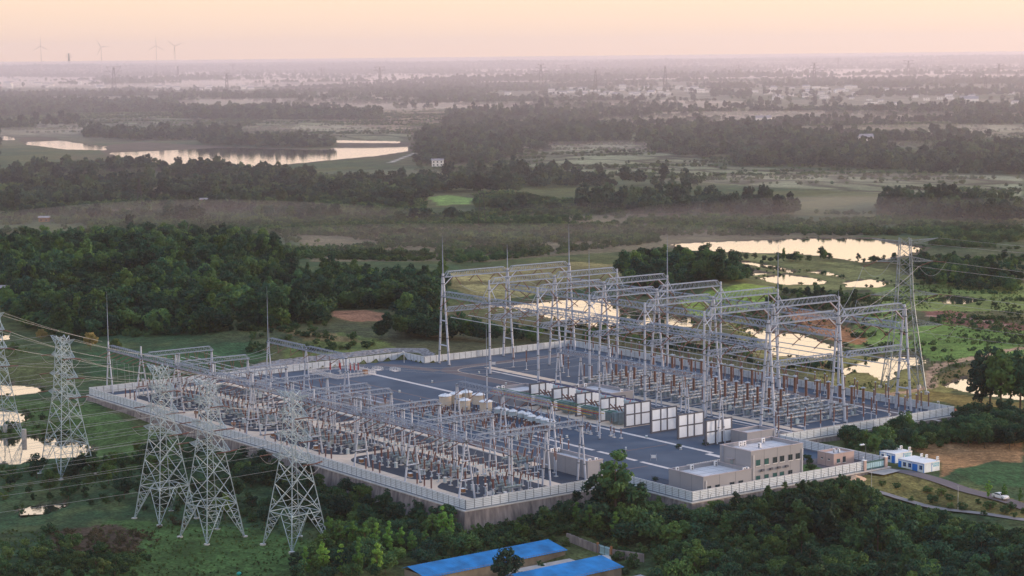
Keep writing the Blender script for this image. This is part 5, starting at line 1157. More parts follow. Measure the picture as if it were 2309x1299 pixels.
for i, x in enumerate((-104, -92, -80, -68)):
    t = thing('power_transformer', 'grey power transformer with a white drum conservator in the bay, %s from the left' % ('first', 'second', 'third', 'fourth')[i], 'transformer', (x, 105, 0), 'transformers between the firewalls')
    m = MB(); m.box((x, 105.2, .5), (5.0, 5.6, 3.3)); m.box((x, 105.2, 3.8), (5.3, 5.9, .2)); m.box((x, 105.2, .02), (4.4, 5.2, .5)); m.build('tank', M['greyb'], t)
    m = MB(); m.tube((x-2.6, 109.2, 6.1), (x+2.2, 109.2, 6.1), .85, None, 18); m.tube((x-2.68, 109.2, 6.1), (x-2.6, 109.2, 6.1), .95, None, 18); m.build('conservator', M['pale'], t); m = MB()
    for s in (-2, 1.6): m.bar((x+s, 109.2, 3.9), (x+s, 109.2, 5.3), .2)
    m.build('conservator_stand', M['galv'], t)
    for k in range(6): m = MB(); m.box((x-2.4+k*.85, 101.6, 1.2), (.3, 1.4, 2.7)); m.build('radiator', M['greyb'], t)
    for k, s in enumerate((-1.5, 0, 1.5)):
        m = MB(); p = (x+s, 104.4, 4.0); q = (x+s*1.5, 103.2, 7.0); m.ribs(p, (q[0], q[1]-.6, q[2]-1.0), .15, .24, .26, 8); m.build('bushing', M['porc'], t)
    m = MB(); m.wire([(x-1, 108, 7.0), (x+1.5, 107.8, 7.3), (x+2.8, 106, 6.4), (x+2.8, 104, 4.2)], .11, 6); m.build('fire_pipe', M['red'], t)
t = thing('pipe_rack', 'dark blue fire pipe running along the top of the transformer bays', 'pipe', (-90, 106, 7)); m = MB(); m.bar((-112, 106.4, 7.75), (-60, 106.4, 7.75), .28)
for x in range(-112, -59, 6): m.bar((x, 106.4, 7.4), (x, 106.4, 8.1), .14)
m.build('pipe', M['steeld'], t)
for k, (y, mt, nm) in enumerate(((95.4, 'green', 'green'), (94.6, 'green', 'green'), (92.8, 'yellow', 'yellow'), (92, 'red', 'red'), (90.4, 'yellow', 'yellow'))):
    m = MB(); m.tube((-116, y-2, 6.2-k*.25), (-58-k*1.5, y, 6.0-k*.3), .12, None, 6); built('phase_busbar', M[mt], '%s phase busbar in front of the transformer bays, number %s from the firewalls' % (nm, ('one', 'two', 'three', 'four', 'five')[k]), 'busbar', m, (-116, y, 6), 'coloured phase busbars')
K_pb = kit(make_post_ins(3.4, 1.0, .16, 'busbar_stand', 'thin grey pipe stand carrying the coloured busbars', 'stands of the coloured busbars', False))
for x in range(-114, -52, 7): K_pb.put(x, 93.4); K_pb.put(x+3, 91)
m = MB(); m.box((-54, 114.6, 0), (1.6, 1.2, 1.5)); built('fire_box', M['red'], 'red fire equipment box behind the white firewalls', 'box', m, (-54, 114.6, 0))

# ------------------------------------------------------------------ buildings
def ac(x, y, z, rz, label, s=1.0):
    t = thing('air_conditioner', label, 'air conditioner', (x, y, z), 'outdoor air conditioner units'); m = MB(); m.box((x, y, z+.12), (.95*s, .42*s, 1.25*s), rz); m.build('case', M['white'], t)
    m = MB(); c, s_ = math.cos(rz), math.sin(rz)
    for zz in (.42, .98): p = Vector((x, y, z+zz*s)); nn = Vector((s_, -c, 0)); m.tube(p+nn*.2*s, p+nn*.24*s, .24*s, None, 12)
    m.build('fan_grille', M['flange'], t); m = MB(); m.box((x, y, z), (.8*s, .5*s, .12), rz); m.build('bracket', M['galv'], t)
def shell(t, x0, y0, x1, y1, h, m='wallg', par=.9, seams=True, z0=-.3):
    b = MB(); w = .28
    b.b2(x0, y0, z0, x1, y0+w, h); b.b2(x0, y1-w, z0, x1, y1, h); b.b2(x0, y0+w, z0, x0+w, y1-w, h); b.b2(x1-w, y0+w, z0, x1, y1-w, h)
    b.build('wall', M[m], t); b = MB(); b.b2(x0+w, y0+w, h-par-.25, x1-w, y1-w, h-par); r_ = b.build('roof', M['roofw'], t)
    b = MB(); e = .08
    b.b2(x0-e, y0-e, h, x1+e, y0+w+e, h+.12); b.b2(x0-e, y1-w-e, h, x1+e, y1+e, h+.12); b.b2(x0-e, y0+w+e, h, x0+w+e, y1-w-e, h+.12); b.b2(x1-w-e, y0+w+e, h, x1+e, y1-w-e, h+.12); b.build('coping', M['wallt'], t)
    if seams:   # joints of the cladding and of the roof screed
        b = MB()
        for k in range(1, int((y1-y0)/6)+1): y = y0+k*(y1-y0)/(int((y1-y0)/6)+1); b.b2(x1-.01, y-.04, z0, x1+.012, y+.04, h)
        for k in range(1, int((x1-x0)/6)+1): x = x0+k*(x1-x0)/(int((x1-x0)/6)+1); b.b2(x-.04, y0-.012, z0, x+.04, y0+.01, h)
        for k in range(1, int((x1-x0)/3.4)): x = x0+k*3.4; b.b2(x-.04, y0+w+.3, h-par+.003, x+.04, y1-w-.3, h-par+.012)
        for k in range(1, int((y1-y0)/4)): y = y0+k*4.0; b.b2(x0+w+.3, y-.04, h-par+.004, x1-w-.3, y+.04, h-par+.014)
        b.build('joints', M['flange'], t)
    return r_
def window(t, x, y, z, w, h, ax='x+', gl='glassd'):
    """window in a wall facing +x or -y; the frame stands just proud of the wall"""
    b = MB(); f = .07
    if ax == 'x+':
        for (a, c, d, e) in ((y-w/2, y+w/2, z, z+f), (y-w/2, y+w/2, z+h-f, z+h), (y-w/2, y-w/2+f, z+f, z+h-f), (y+w/2-f, y+w/2, z+f, z+h-f), (y-.03, y+.03, z+f, z+h-f)): b.b2(x-.05, a, d, x+.04, c, e)
    else:
        for (a, c, d, e) in ((x-w/2, x+w/2, z, z+f), (x-w/2, x+w/2, z+h-f, z+h), (x-w/2, x-w/2+f, z+f, z+h-f), (x+w/2-f, x+w/2, z+f, z+h-f), (x-.03, x+.03, z+f, z+h-f)): b.b2(a, y-.04, d, c, y+.05, e)
    fr = b.build('window', M['flange'] if gl != 'blue' else M['white'], t); b = MB()
    if ax == 'x+': b.b2(x-.05, y-w/2+f, z+f, x+.015, y+w/2-f, z+h-f)
    else: b.b2(x-w/2+f, y-.015, z+f, x+w/2-f, y+.05, z+h-f)
    o = b.build('pane', M[gl if gl != 'blue' else 'glassd'], fr)
    b = MB()
    if ax == 'x+': b.b2(x-.02, y-w/2-.1, z-.12, x+.14, y+w/2+.1, z-.005)
    else: b.b2(x-w/2-.1, y-.14, z-.12, x+w/2+.1, y+.02, z-.005)
    b.build('sill', M['white'], fr)
def pipe(t, x, y, h, n='downpipe'):
    b = MB(); b.tube((x, y, 0), (x, y, h), .11, None, 8); b.build(n, M['white'], t)
t = thing('control_building', 'two-storey taupe control building with a flat white roof and a lower wing', 'building', (19, 74, 0))
shell(t, 13.4, 72.4, 25.4, 91.0, 9.6)
shell(t, 12.4, 55.6, 25.9, 72.1, 5.2)
for i, y in enumerate((74.9, 77.9, 80.9, 83.4, 86.4, 89.1)):
    window(t, 25.42, y, 5.6, 1.55, 1.6, 'x+', 'glassg' if i < 2 else 'glassd')
    if i < 5: window(t, 25.42, y, 1.4, 1.5, 1.6, 'x+', 'glassg' if i < 4 else 'glassd')
for y in (57.4, 60.4, 65.4, 68.4): window(t, 25.92, y, 1.2, 1.6, 1.5)
pipe(t, 25.6, 73.2, 8.6); pipe(t, 25.6, 90.6, 8.2); pipe(t, 26.1, 56.5, 4.2); pipe(t, 12.1, 56.0, 4.8)
b = MB(); b.b2(17.6, 72.3, 4.4, 18.6, 72.42, 6.5); b.build('roof_door', M['greyb'], t); b = MB(); b.b2(17.0, 71.4, 6.7, 19.2, 72.39, 6.85); b.build('door_canopy', M['wallt'], t)
b = MB()
for s in (0, .5): b.bar((14.6+s, 72.1, 4.5), (14.6+s, 72.1, 9.9), .06)
for k in range(14): b.bar((14.6, 72.1, 4.9+k*.35), (15.1, 72.1, 4.9+k*.35), .05)
b.build('ladder', M['galv'], t)
for i, (x, y, z, rz, lb) in enumerate(((15.2, 78.0, 8.7, rad(90), 'left of a pair at the left edge of the upper white roof'), (15.2, 79.4, 8.7, rad(90), 'right of a pair at the left edge of the upper white roof'), (15.4, 86, 8.7, rad(90), 'alone near the back corner of the upper white roof'), (19.6, 80.8, 8.7, 0, 'in the middle of the upper white roof'), (13.9, 62.2, 4.3, rad(90), 'by the back edge of the lower wing roof'), (14.2, 70.2, 4.3, rad(90), 'next to the tall wall on the lower wing roof'), (25, 70.4, 4.3, rad(90), 'at the front edge of the lower wing roof'), (24.9, 71.6, 4.3, 0, 'in the front corner of the lower wing roof'), (13.6, 57.4, 4.3, rad(90), 'at the left corner of the lower wing roof'))): ac(x, y, z, rz, 'white air conditioner %s' % lb)
for i, (y, lb) in enumerate(((76.3, 'leftmost'), (79.4, 'second'), (82.1, 'third'), (84.9, 'rightmost'))):
    b = MB(); b.b2(25.46, y-.5, 4.0, 25.9, y+.5, 4.55); built('wall_unit', M['firef'], '%s dark wall-mounted unit between the two rows of windows' % lb, 'ventilation unit', b, (25.6, y, 4.0), 'wall units of the control building')
for k, (x, y, s) in enumerate(((24, 60, 'left'), (24.2, 65, 'right'))):
    b = MB(); b.box((x, y, 4.3), (.6, .6, .5)); b.box((x, y, 4.8), (.75, .75, .1)); built('roof_vent', M['wallp'], 'small brown roof vent on the lower wing, %s one' % s, 'vent', b, (x, y, 4.3))
t = thing('relay_building', 'low grey relay building right of the near yard, beside the big tree', 'building', (-20, 49.6, 0)); shell(t, -30, 46.8, -10.4, 52, 4.6, seams=True); pipe(t, -10.2, 51.5, 4.0)
b = MB()
for s in (0, .5): b.bar((-13.5+s, 46.6, .2), (-13.5+s, 46.6, 5), .06)
for k in range(12): b.bar((-13.5, 46.6, .5+k*.38), (-13, 46.6, .5+k*.38), .05)
b.build('ladder', M['galv'], t)
for x, y, lb in ((-29, 49, 'at the left end of the low grey relay building'), (-28.8, 51, 'behind another at the left end of the low grey relay building'), (-11.4, 48.2, 'at the right end of the low grey relay building'), (-11.4, 50.4, 'at the far right corner of the low grey relay building')): ac(x, y, 3.75, rad(90), 'white air conditioner %s' % lb)
t = thing('relay_building', 'long low relay building in front of the leftmost firewalls', 'building', (-116, 100, 0)); shell(t, -125, 97.5, -112.5, 111, 4.6); 
for x, y, lb in ((-124, 99, 'left of two on the relay building before the leftmost firewalls'), (-124, 101, 'right of two on the relay building before the leftmost firewalls')): ac(x, y, 3.75, rad(90), 'white air conditioner %s' % lb)
t = thing('relay_building', 'low relay building behind the transformer bays with a rusty door', 'building', (-102, 124, 0)); shell(t, -112.5, 120.4, -92, 129.6, 4.4); b = MB(); b.b2(-91.98, 121.2, 0, -91.9, 122.3, 2.4); b.build('door', M['soil'], t); b = MB(); b.b2(-99.5, 120.3, 0, -98.4, 120.39, 2.4); b.build('door', M['soil'], t)
for x, y, lb in ((-111.4, 122, 'left of two on the relay building behind the transformers'), (-111, 125, 'right of two on the relay building behind the transformers'), (-94, 126.5, 'at the right end of the relay building behind the transformers')): ac(x, y, 3.6, rad(90), 'white air conditioner %s' % lb)
t = thing('pump_house', 'small taupe flat-roofed building just behind the two-storey building', 'building', (-16, 110, 0)); shell(t, -23.6, 109.8, -16.6, 120.6, 3.9); pipe(t, -16.4, 120.4, 3.5)
t = thing('relay_building', 'low grey relay building half hidden under the front gantry', 'building', (-140, 56, 0)); shell(t, -150, 55.8, -128, 61, 3.6)
t = thing('gatehouse', 'small pink flat-roofed gatehouse beside the gate', 'building', (16.5, 112, 0)); shell(t, 13.4, 108.2, 19.6, 116.0, 3.5, 'wallp', .5, True)
window(t, 19.62, 110.0, 1.0, 1.2, 1.1, 'x+', 'glassg'); window(t, 19.62, 112.2, .9, 1.1, 1.6, 'x+'); window(t, 15.2, 108.18, 1.7, .7, .4, 'y-'); window(t, 17.8, 108.18, 1.7, .7, .4, 'y-')
ac(16.2, 111.8, 3.0, 0, 'white air conditioner left of two on the pink gatehouse roof', .8); ac(16.8, 112.9, 3.0, 0, 'white air conditioner right of two on the pink gatehouse roof', .8)
t = thing('street_lamp', 'tall lamp with two white globes rising behind the pink gatehouse', 'lamp', (22, 118, 0)); m = MB(); m.tube((22, 118, 0), (22, 118, 5.6), .07); m.bar((22, 116.9, 5.5), (22, 118, 5.6), .06); m.build('pole', M['flange'], t)
for y in (117, 116.2): m = MB(); m.lathe((22, y, 5.3), [(.1, 0), (.38, .12), (.4, .3), (.1, .5)], 10); m.build('globe', M['white'], t)
t = thing('garden_fence', 'low dark railing beside the lower wing of the offices', 'fence', (8, 53, 0)); m = MB()
for k in range(40): m.box((2+k*.28, 58.5, 0), (.05, .05, 1.3))
m.bar((2, 58.5, 1.25), (13, 58.5, 1.25), .07); m.build('rails', M['flange'], t)
t = thing('garden_railing', 'low white railing round the small lawn by the offices', 'fence', (3, 84, 0)); m = MB()
for k in range(26): m.box((-4+k*.6, 76, 0), (.07, .07, 1.1))
for k in range(26): m.box((-4, 76+k*.62, 0), (.07, .07, 1.1))
m.bar((-4, 76, 1.0), (11, 76, 1.0), .07); m.bar((-4, 76, 1.0), (-4, 92, 1.0), .07); m.build('rails', M['white'], t)
m = MB(); m.box((2, 84, 0), (5, 5, .25)); built('glass_canopy', M['gpanel'], 'pale green glass cover on the small lawn by the offices', 'cover', m, (2, 84, 0))

# portable cabins
def cabin(x0, y0, nx, ny, z, label, doors, wins, acs, pre):
    t = thing('portable_cabin', label, 'cabin', (x0+nx/2, y0+ny/2, z), None); h = 2.75; b = MB(); b.b2(x0, y0, z+.15, x0+nx, y0+ny, z+h-.12); b.build('wall', M['cabinw'], t)
    b = MB(); b.b2(x0-.08, y0-.08, z+h-.12, x0+nx+.08, y0+ny+.08, z+h+.05); b.build('roof', M['white'], t); b = MB(); b.b2(x0-.04, y0-.04, z-.4, x0+nx+.04, y0+ny+.04, z+.15); b.build('skirt', M['blue'], t)
    b = MB()
    for x in (x0, x0+nx): b.b2(x-.08, y0-.06, z+.15, x+.08, y0+.06, z+h-.12)
    b.b2(x0+nx/2-.06, y0-.05, z+.15, x0+nx/2+.06, y0+.02, z+h-.12); b.b2(x0+nx-.02, y0+ny/2-.06, z+.15, x0+nx+.05, y0+ny/2+.06, z+h-.12); b.b2(x0, y0-.05, z+h-.3, x0+nx, y0-.01, z+h-.2); b.build('frame', M['blue'], t)
    for x, w in doors: b = MB(); b.b2(x0+x, y0-.06, z+.16, x0+x+w, y0-.005, z+2.2); b.build('door', M['blue'], t)
    for x in wins:
        b = MB(); b.b2(x0+x, y0-.05, z+1.0, x0+x+1.0, y0-.004, z+2.0); w_ = b.build('window', M['glassd'], t); b = MB()
        b.b2(x0+x-.06, y0-.09, z+.94, x0+x+1.06, y0-.052, z+1.0); b.b2(x0+x-.06, y0-.09, z+2.0, x0+x+1.06, y0-.052, z+2.06); b.b2(x0+x+.47, y0-.09, z+1.0, x0+x+.53, y0-.052, z+2.0); b.b2(x0+x, y0-.09, z+1.47, x0+x+1, y0-.055, z+1.53); b.build('window_bars', M['blue'], w_)
    # turquoise lettering on the end wall: two lines of small block characters
    b = MB(); rg = random.Random(5); X = x0+nx+.012; ya = y0+ny*.54
    for line, n_, zz in ((0, 6, z+2.0), (1, 5, z+1.42)):
        for k in range(n_):
            yy = ya+(k+(.6 if line else 0))*.46
            b.b2(X-.02, yy, zz, X+.014, yy+.38, zz+.09); b.b2(X-.02, yy, zz+.34, X+.014, yy+.38, zz+.43); o_ = .2*rg.random(); b.b2(X-.02, yy+.03+o_, zz+.09, X+.014, yy+.13+o_, zz+.34)
            if rg.random() < .6: b.b2(X-.02, yy+.02, zz+.18, X+.018, yy+.36, zz+.25)
    b.build('lettering', M['cyan'], t)
    for (x, y, lb) in acs: ac(x0+x, y0+y, z+h-.35 if x > nx else z+h+.04, rad(90), 'white air conditioner %s' % lb, .8)
cabin(18.2, 127.6, 5.6, 6.8, -.9, 'smaller white and blue portable cabin next to the gate pillar', ((4.4, 1.0),), (.6, 2.8), ((2.4, 5.8, 'at the back of the smaller cabin roof'), (5.2, 6.2, 'at the right corner of the smaller cabin roof')), 's')
cabin(27.6, 125.0, 9.2, 6.2, -1.2, 'larger white and blue portable cabin beside the road', ((.1, .95), (5.0, 1.9)), (1.7, 3.6, 7.6), ((3.2, 5.6, 'left of two on the larger cabin roof'), (5.0, 5.6, 'right of two on the larger cabin roof'), (8.7, 5.9, 'at the far right corner of the larger cabin roof')), 'b')

# car
def car(x, y, z, rz):
    t = thing('parked_car', 'white saloon car parked on the road at the right edge', 'car', (0, 0, 0)); H = .28
    prof = [(-2.3, .5), (-2.28, .95), (-1.75, 1.05), (-1.05, 1.46), (.35, 1.48), (1.05, 1.06), (2.0, .95), (2.28, .72), (2.3, .45), (2.2, .3), (-2.2, .3)]
    def loft(pr, hw, m): 
        n_ = len(pr); m.add([(a, -w*hw, b) for (a, b), w in zip(pr, wid)]+[(a, w*hw, b) for (a, b), w in zip(pr, wid)], [tuple(range(n_)), tuple(range(2*n_-1, n_-1, -1))]+[(i, n_+i, n_+(i+1) % n_, (i+1) % n_) for i in range(n_)])
    wid = [1, 1, .95, .72, .72, .95, .95, .9, 1, 1, 1]; m = MB(); loft(prof, .9, m); m.build('body', M['white'], t)
    m = MB()
    for s in (-1, 1): m.add([(-1.55, s*.872, 1.08), (-1.0, s*.70, 1.38), (.3, s*.70, 1.40), (.9, s*.872, 1.08)], [(0, 1, 2, 3)] if s < 0 else [(3, 2, 1, 0)])
    for pts in ([(-1.72, -.78, 1.075), (-1.72, .78, 1.075), (-1.1, .62, 1.455), (-1.1, -.62, 1.455)], [(1.03, -.78, 1.09), (1.03, .78, 1.09), (.4, .62, 1.475), (.4, -.62, 1.475)]): m.add([(a, b, c+.012) for a, b, c in pts], [(0, 1, 2, 3)])
    m.build('glass', M['glassd'], t)
    for a in (-1.4, 1.42):
        for s in (-1, 1):
            m = MB(); m.tube((a, s*.72, .32), (a, s*.93, .32), .33, None, 16); w_ = m.build('wheel', M['black'], t); m = MB(); m.tube((a, s*.93, .32), (a, s*.945, .32), .2, None, 12); m.build('rim', M['alu'], w_)
    for s in (-.62, .62): m = MB(); m.box((2.24, s, .62), (.12, .34, .14)); m.build('headlight', M['alu'], t); m = MB(); m.box((-2.27, s, .72), (.08, .34, .15)); m.build('tail_light', M['red'], t)
    t.location = (x, y, z); t.rotation_euler = (0, 0, rz)
car(66.5, 121.2, gz(66.5, 121.2)+.35, rad(-5))

# sheds with blue sheet roofs in the foreground
def shed(a, b, w, z, h, label, ridge=1.0):
    a = Vector((*a, z)); b = Vector((*b, z)); d = (b-a).normalized(); n_ = Vector((-d.y, d.x, 0)); t = thing('farm_shed', label, 'shed', tuple((a+b)/2), 'sheds with blue sheet roofs'); m = MB(); L_ = (b-a).length
    q = [a, b, b+n_*w, a+n_*w]; up = Vector((0, 0, h)); m.add([tuple(p) for p in q]+[tuple(p+up) for p in q], [(0, 1, 5, 4), (1, 2, 6, 5), (2, 3, 7, 6), (3, 0, 4, 7)]); m.build('wall', M['shedw'], t)
    m = MB(); k = int(L_/.75)
    rp = lambda s, f, e=0: a-d*.5+d*(L_+1)*s+n_*(w*f)+Vector((0, 0, h+e))
    ridgef = .22
    for i in range(k):
        for (f0, f1, e0, e1) in ((-.06, ridgef, .05, ridge), (ridgef, 1.07, ridge, -.25)):
            s0, s1 = i/k, (i+1)/k; sm = s0+(s1-s0)*.25
            m.add([rp(s0, f0, e0), rp(sm, f0, e0+.12), rp(sm, f1, e1+.12), rp(s0, f1, e1)], [(0, 1, 2, 3)]); m.add([rp(sm, f0, e0+.12), rp(s1, f0, e0), rp(s1, f1, e1), rp(sm, f1, e1+.12)], [(0, 1, 2, 3)])
    m.build('roof', M['roofb'], t); return t
sh1a = P(1222, 1219, -5); sh1b = P(955, 1277, -5)
shed((sh1a.x, sh1a.y), (sh1b.x-2, sh1b.y-4), 9.0, -9.4, 4.0, 'long farm shed with a bright blue sheet roof left of the round tree')
sh2a = P(1338, 1254, -5); shed((sh2a.x+.5, sh2a.y), (sh2a.x+1.5, sh2a.y-26), 9.5, -9.4, 4.0, 'farm shed with a bright blue sheet roof right of the round tree')
m = MB(); q = P(1255, 1260, -5.6); m.box((q.x+3, q.y-6, -9.4), (6.5, 20, 3.2)); built('flat_roof_link', M['kerb'], 'flat grey concrete roof between the two blue sheds', 'roof', m, (q.x+3, q.y-6, -9.4))
q = P(1326, 1250, -8.6); m = MB(); m.box((q.x, q.y, -9.8), (2.2, 3.2, 1.6), .2); m.box((q.x, q.y, -8.2), (2.6, 3.7, .12), .2); built('small_blue_hut', M['roofb'], 'tiny blue-roofed hut beside the path to the blue gate', 'hut', m, (q.x, q.y, -9.8))
q = P(1425, 1300, -6.5); m = MB(); m.box((q.x, q.y, -9.8), (5, 9, 2.2)); m.box((q.x, q.y, -7.6), (5.8, 9.8, .2)); built('grey_roof_hut', M['farmr'], 'low hut with a mottled grey roof at the bottom edge', 'hut', m, (q.x, q.y, -9.8))
# farm wall and blue gate
wa, wb, wc_, wd = G(1278, 1220), G(1352, 1248), G(1374, 1256), G(1452, 1268)
for (a, b, lb) in ((wa, wb, 'left of the blue gate'), (wc_, wd, 'right of the blue gate')):
    mm = MB(); k_ = 8
    for i_ in range(k_):
        p0 = a+(b-a)*(i_/k_); p1 = a+(b-a)*((i_+1)/k_); c = (p0+p1)/2; d = p1-p0; zt = float(T0(c.x, c.y)); mm.box((c.x, c.y, zt-1.2), (math.hypot(d.x, d.y), .3, 3.2), math.atan2(d.y, d.x))
    built('farm_wall', M['stone'], 'low weathered farm wall %s' % lb, 'wall', mm, (a.x, a.y, a.z-1))
d = (wc_-wb); d.z = 0; d.normalize(); c = (wb+wc_)/2; ang = math.atan2(d.y, d.x); zg = float(T0(c.x, c.y)); t = thing('farm_gate', 'light blue barred double gate in the low farm wall', 'gate', (c.x, c.y, zg))
for s_ in (-1, 1):
    m = MB()
    for k in range(5): q = c+d*s_*(.25+k*.42); m.box((q.x, q.y, zg), (.18, .08, 2.3), ang)
    q = c+d*s_*1.1; m.box((q.x, q.y, zg+.3), (2.0, .06, .2), ang); m.box((q.x, q.y, zg+1.9), (2.0, .06, .2), ang); m.build('leaf', M['gpanel'], t)
    m = MB(); q = c+d*s_*2.5; m.box((q.x, q.y, zg-.6), (.45, .45, 3.3), ang); m.build('gatepost', M['soil'], t)
q0 = (wb+wc_)/2; drape('path', [(q0.x+.5, q0.y-.5), (q0.x+5, q0.y-3.5), (q0.x+10, q0.y-8)], 2.8, M['trench'], .15, 2)
q = P(539, 1296, -8.5); m = MB(); m.lathe((q.x, q.y, -9.2), [(.55, 0), (.6, .1), (.6, 1.1), (.4, 1.3), (.2, 1.4)], 16); built('water_tank', M['tank'], 'green cylindrical water tank at the bottom edge of the meadow', 'tank', m, (q.x, q.y, -9.2))
q = P(414, 1229, -8); m = MB(); m.box((q.x, q.y, -8.2), (.5, .4, .5)); m.box((q.x, q.y, -7.7), (.6, .5, .1)); built('white_crate', M['white'], 'tiny white box lying in the lower left meadow', 'box', m, (q.x, q.y, -8.2))
# sand pile
q = G(1928, 1083); m = MB(); N_ = 22; vs = []
for i in range(N_+1):
    for j in range(N_+1):
        a = (i/N_-.5)*2; b_ = (j/N_-.5)*2; rr_ = math.hypot(a, b_); vs.append((q.x+a*2.6, q.y+b_*4.2, q.z-.2+1.5*max(0, 1-rr_)**.8+.2*random.random()*(rr_ < 1)))
m.add(vs, [(i*(N_+1)+j, (i+1)*(N_+1)+j, (i+1)*(N_+1)+j+1, i*(N_+1)+j+1) for i in range(N_) for j in range(N_)]); built('sand_pile', M['sand'], 'pale orange heap of sand on the bank left of the cabins', 'sand heap', m, tuple(q))
for a, b in ((1965, 1090), (2160, 1130)):
    q = G(a, b+18); m = MB(); m.tube((q.x, q.y, q.z-.5), (q.x, q.y, q.z+6.2), .07, .05, 6); m.bar((q.x-.4, q.y, q.z+6), (q.x+.4, q.y, q.z+6), .05); built('verge_pole', M['conc'], 'thin pale pole on the verge %s' % ('in front of the sand heap' if a < 2000 else 'below the road'), 'pole', m, tuple(q))
# stone bank behind the left fence
mb = MB(); n1_, n2_ = 70, 10; base = [(-223.5, 30), (-223.5, 126.8), (-209.5, 127.6), (-200, 128)]
pts = []
Ls = [0]
base = [(-222.6, 40), (-222.6, 127), (-209, 127.2)]
def along(s):
    L1 = math.dist(base[0], base[1]); L2 = math.dist(base[1], base[2]); d = s*(L1+L2)
    if d < L1: f = d/L1; return (base[0][0], base[0][1]+f*(base[1][1]-base[0][1])), (-1, .0)
    f = (d-L1)/L2; return (base[1][0]+f*(base[2][0]-base[1][0]), base[1][1]), (-.3, .95)
for i in range(n1_+1):
    (x, y), (nx, ny) = along(i/n1_); wd_ = 11*smooth(0, .3, i/n1_)*(1-.5*smooth(.85, 1, i/n1_))+.8
    for j in range(n2_+1): f = j/n2_; pts.append((x+nx*f*wd_, y+ny*f*wd_, -.2+float(smooth(0, .45, i/n1_))*f*3.0+random.uniform(-.18, .25)))
mb.add(pts, [(i*(n2_+1)+j, i*(n2_+1)+j+1, (i+1)*(n2_+1)+j+1, (i+1)*(n2_+1)+j) for i in range(n1_) for j in range(n2_)])
built('stone_bank', M['rip'], 'sloping bank of loose grey stones behind the fence at the back left', 'stone bank', mb, (-223, 60, 0))

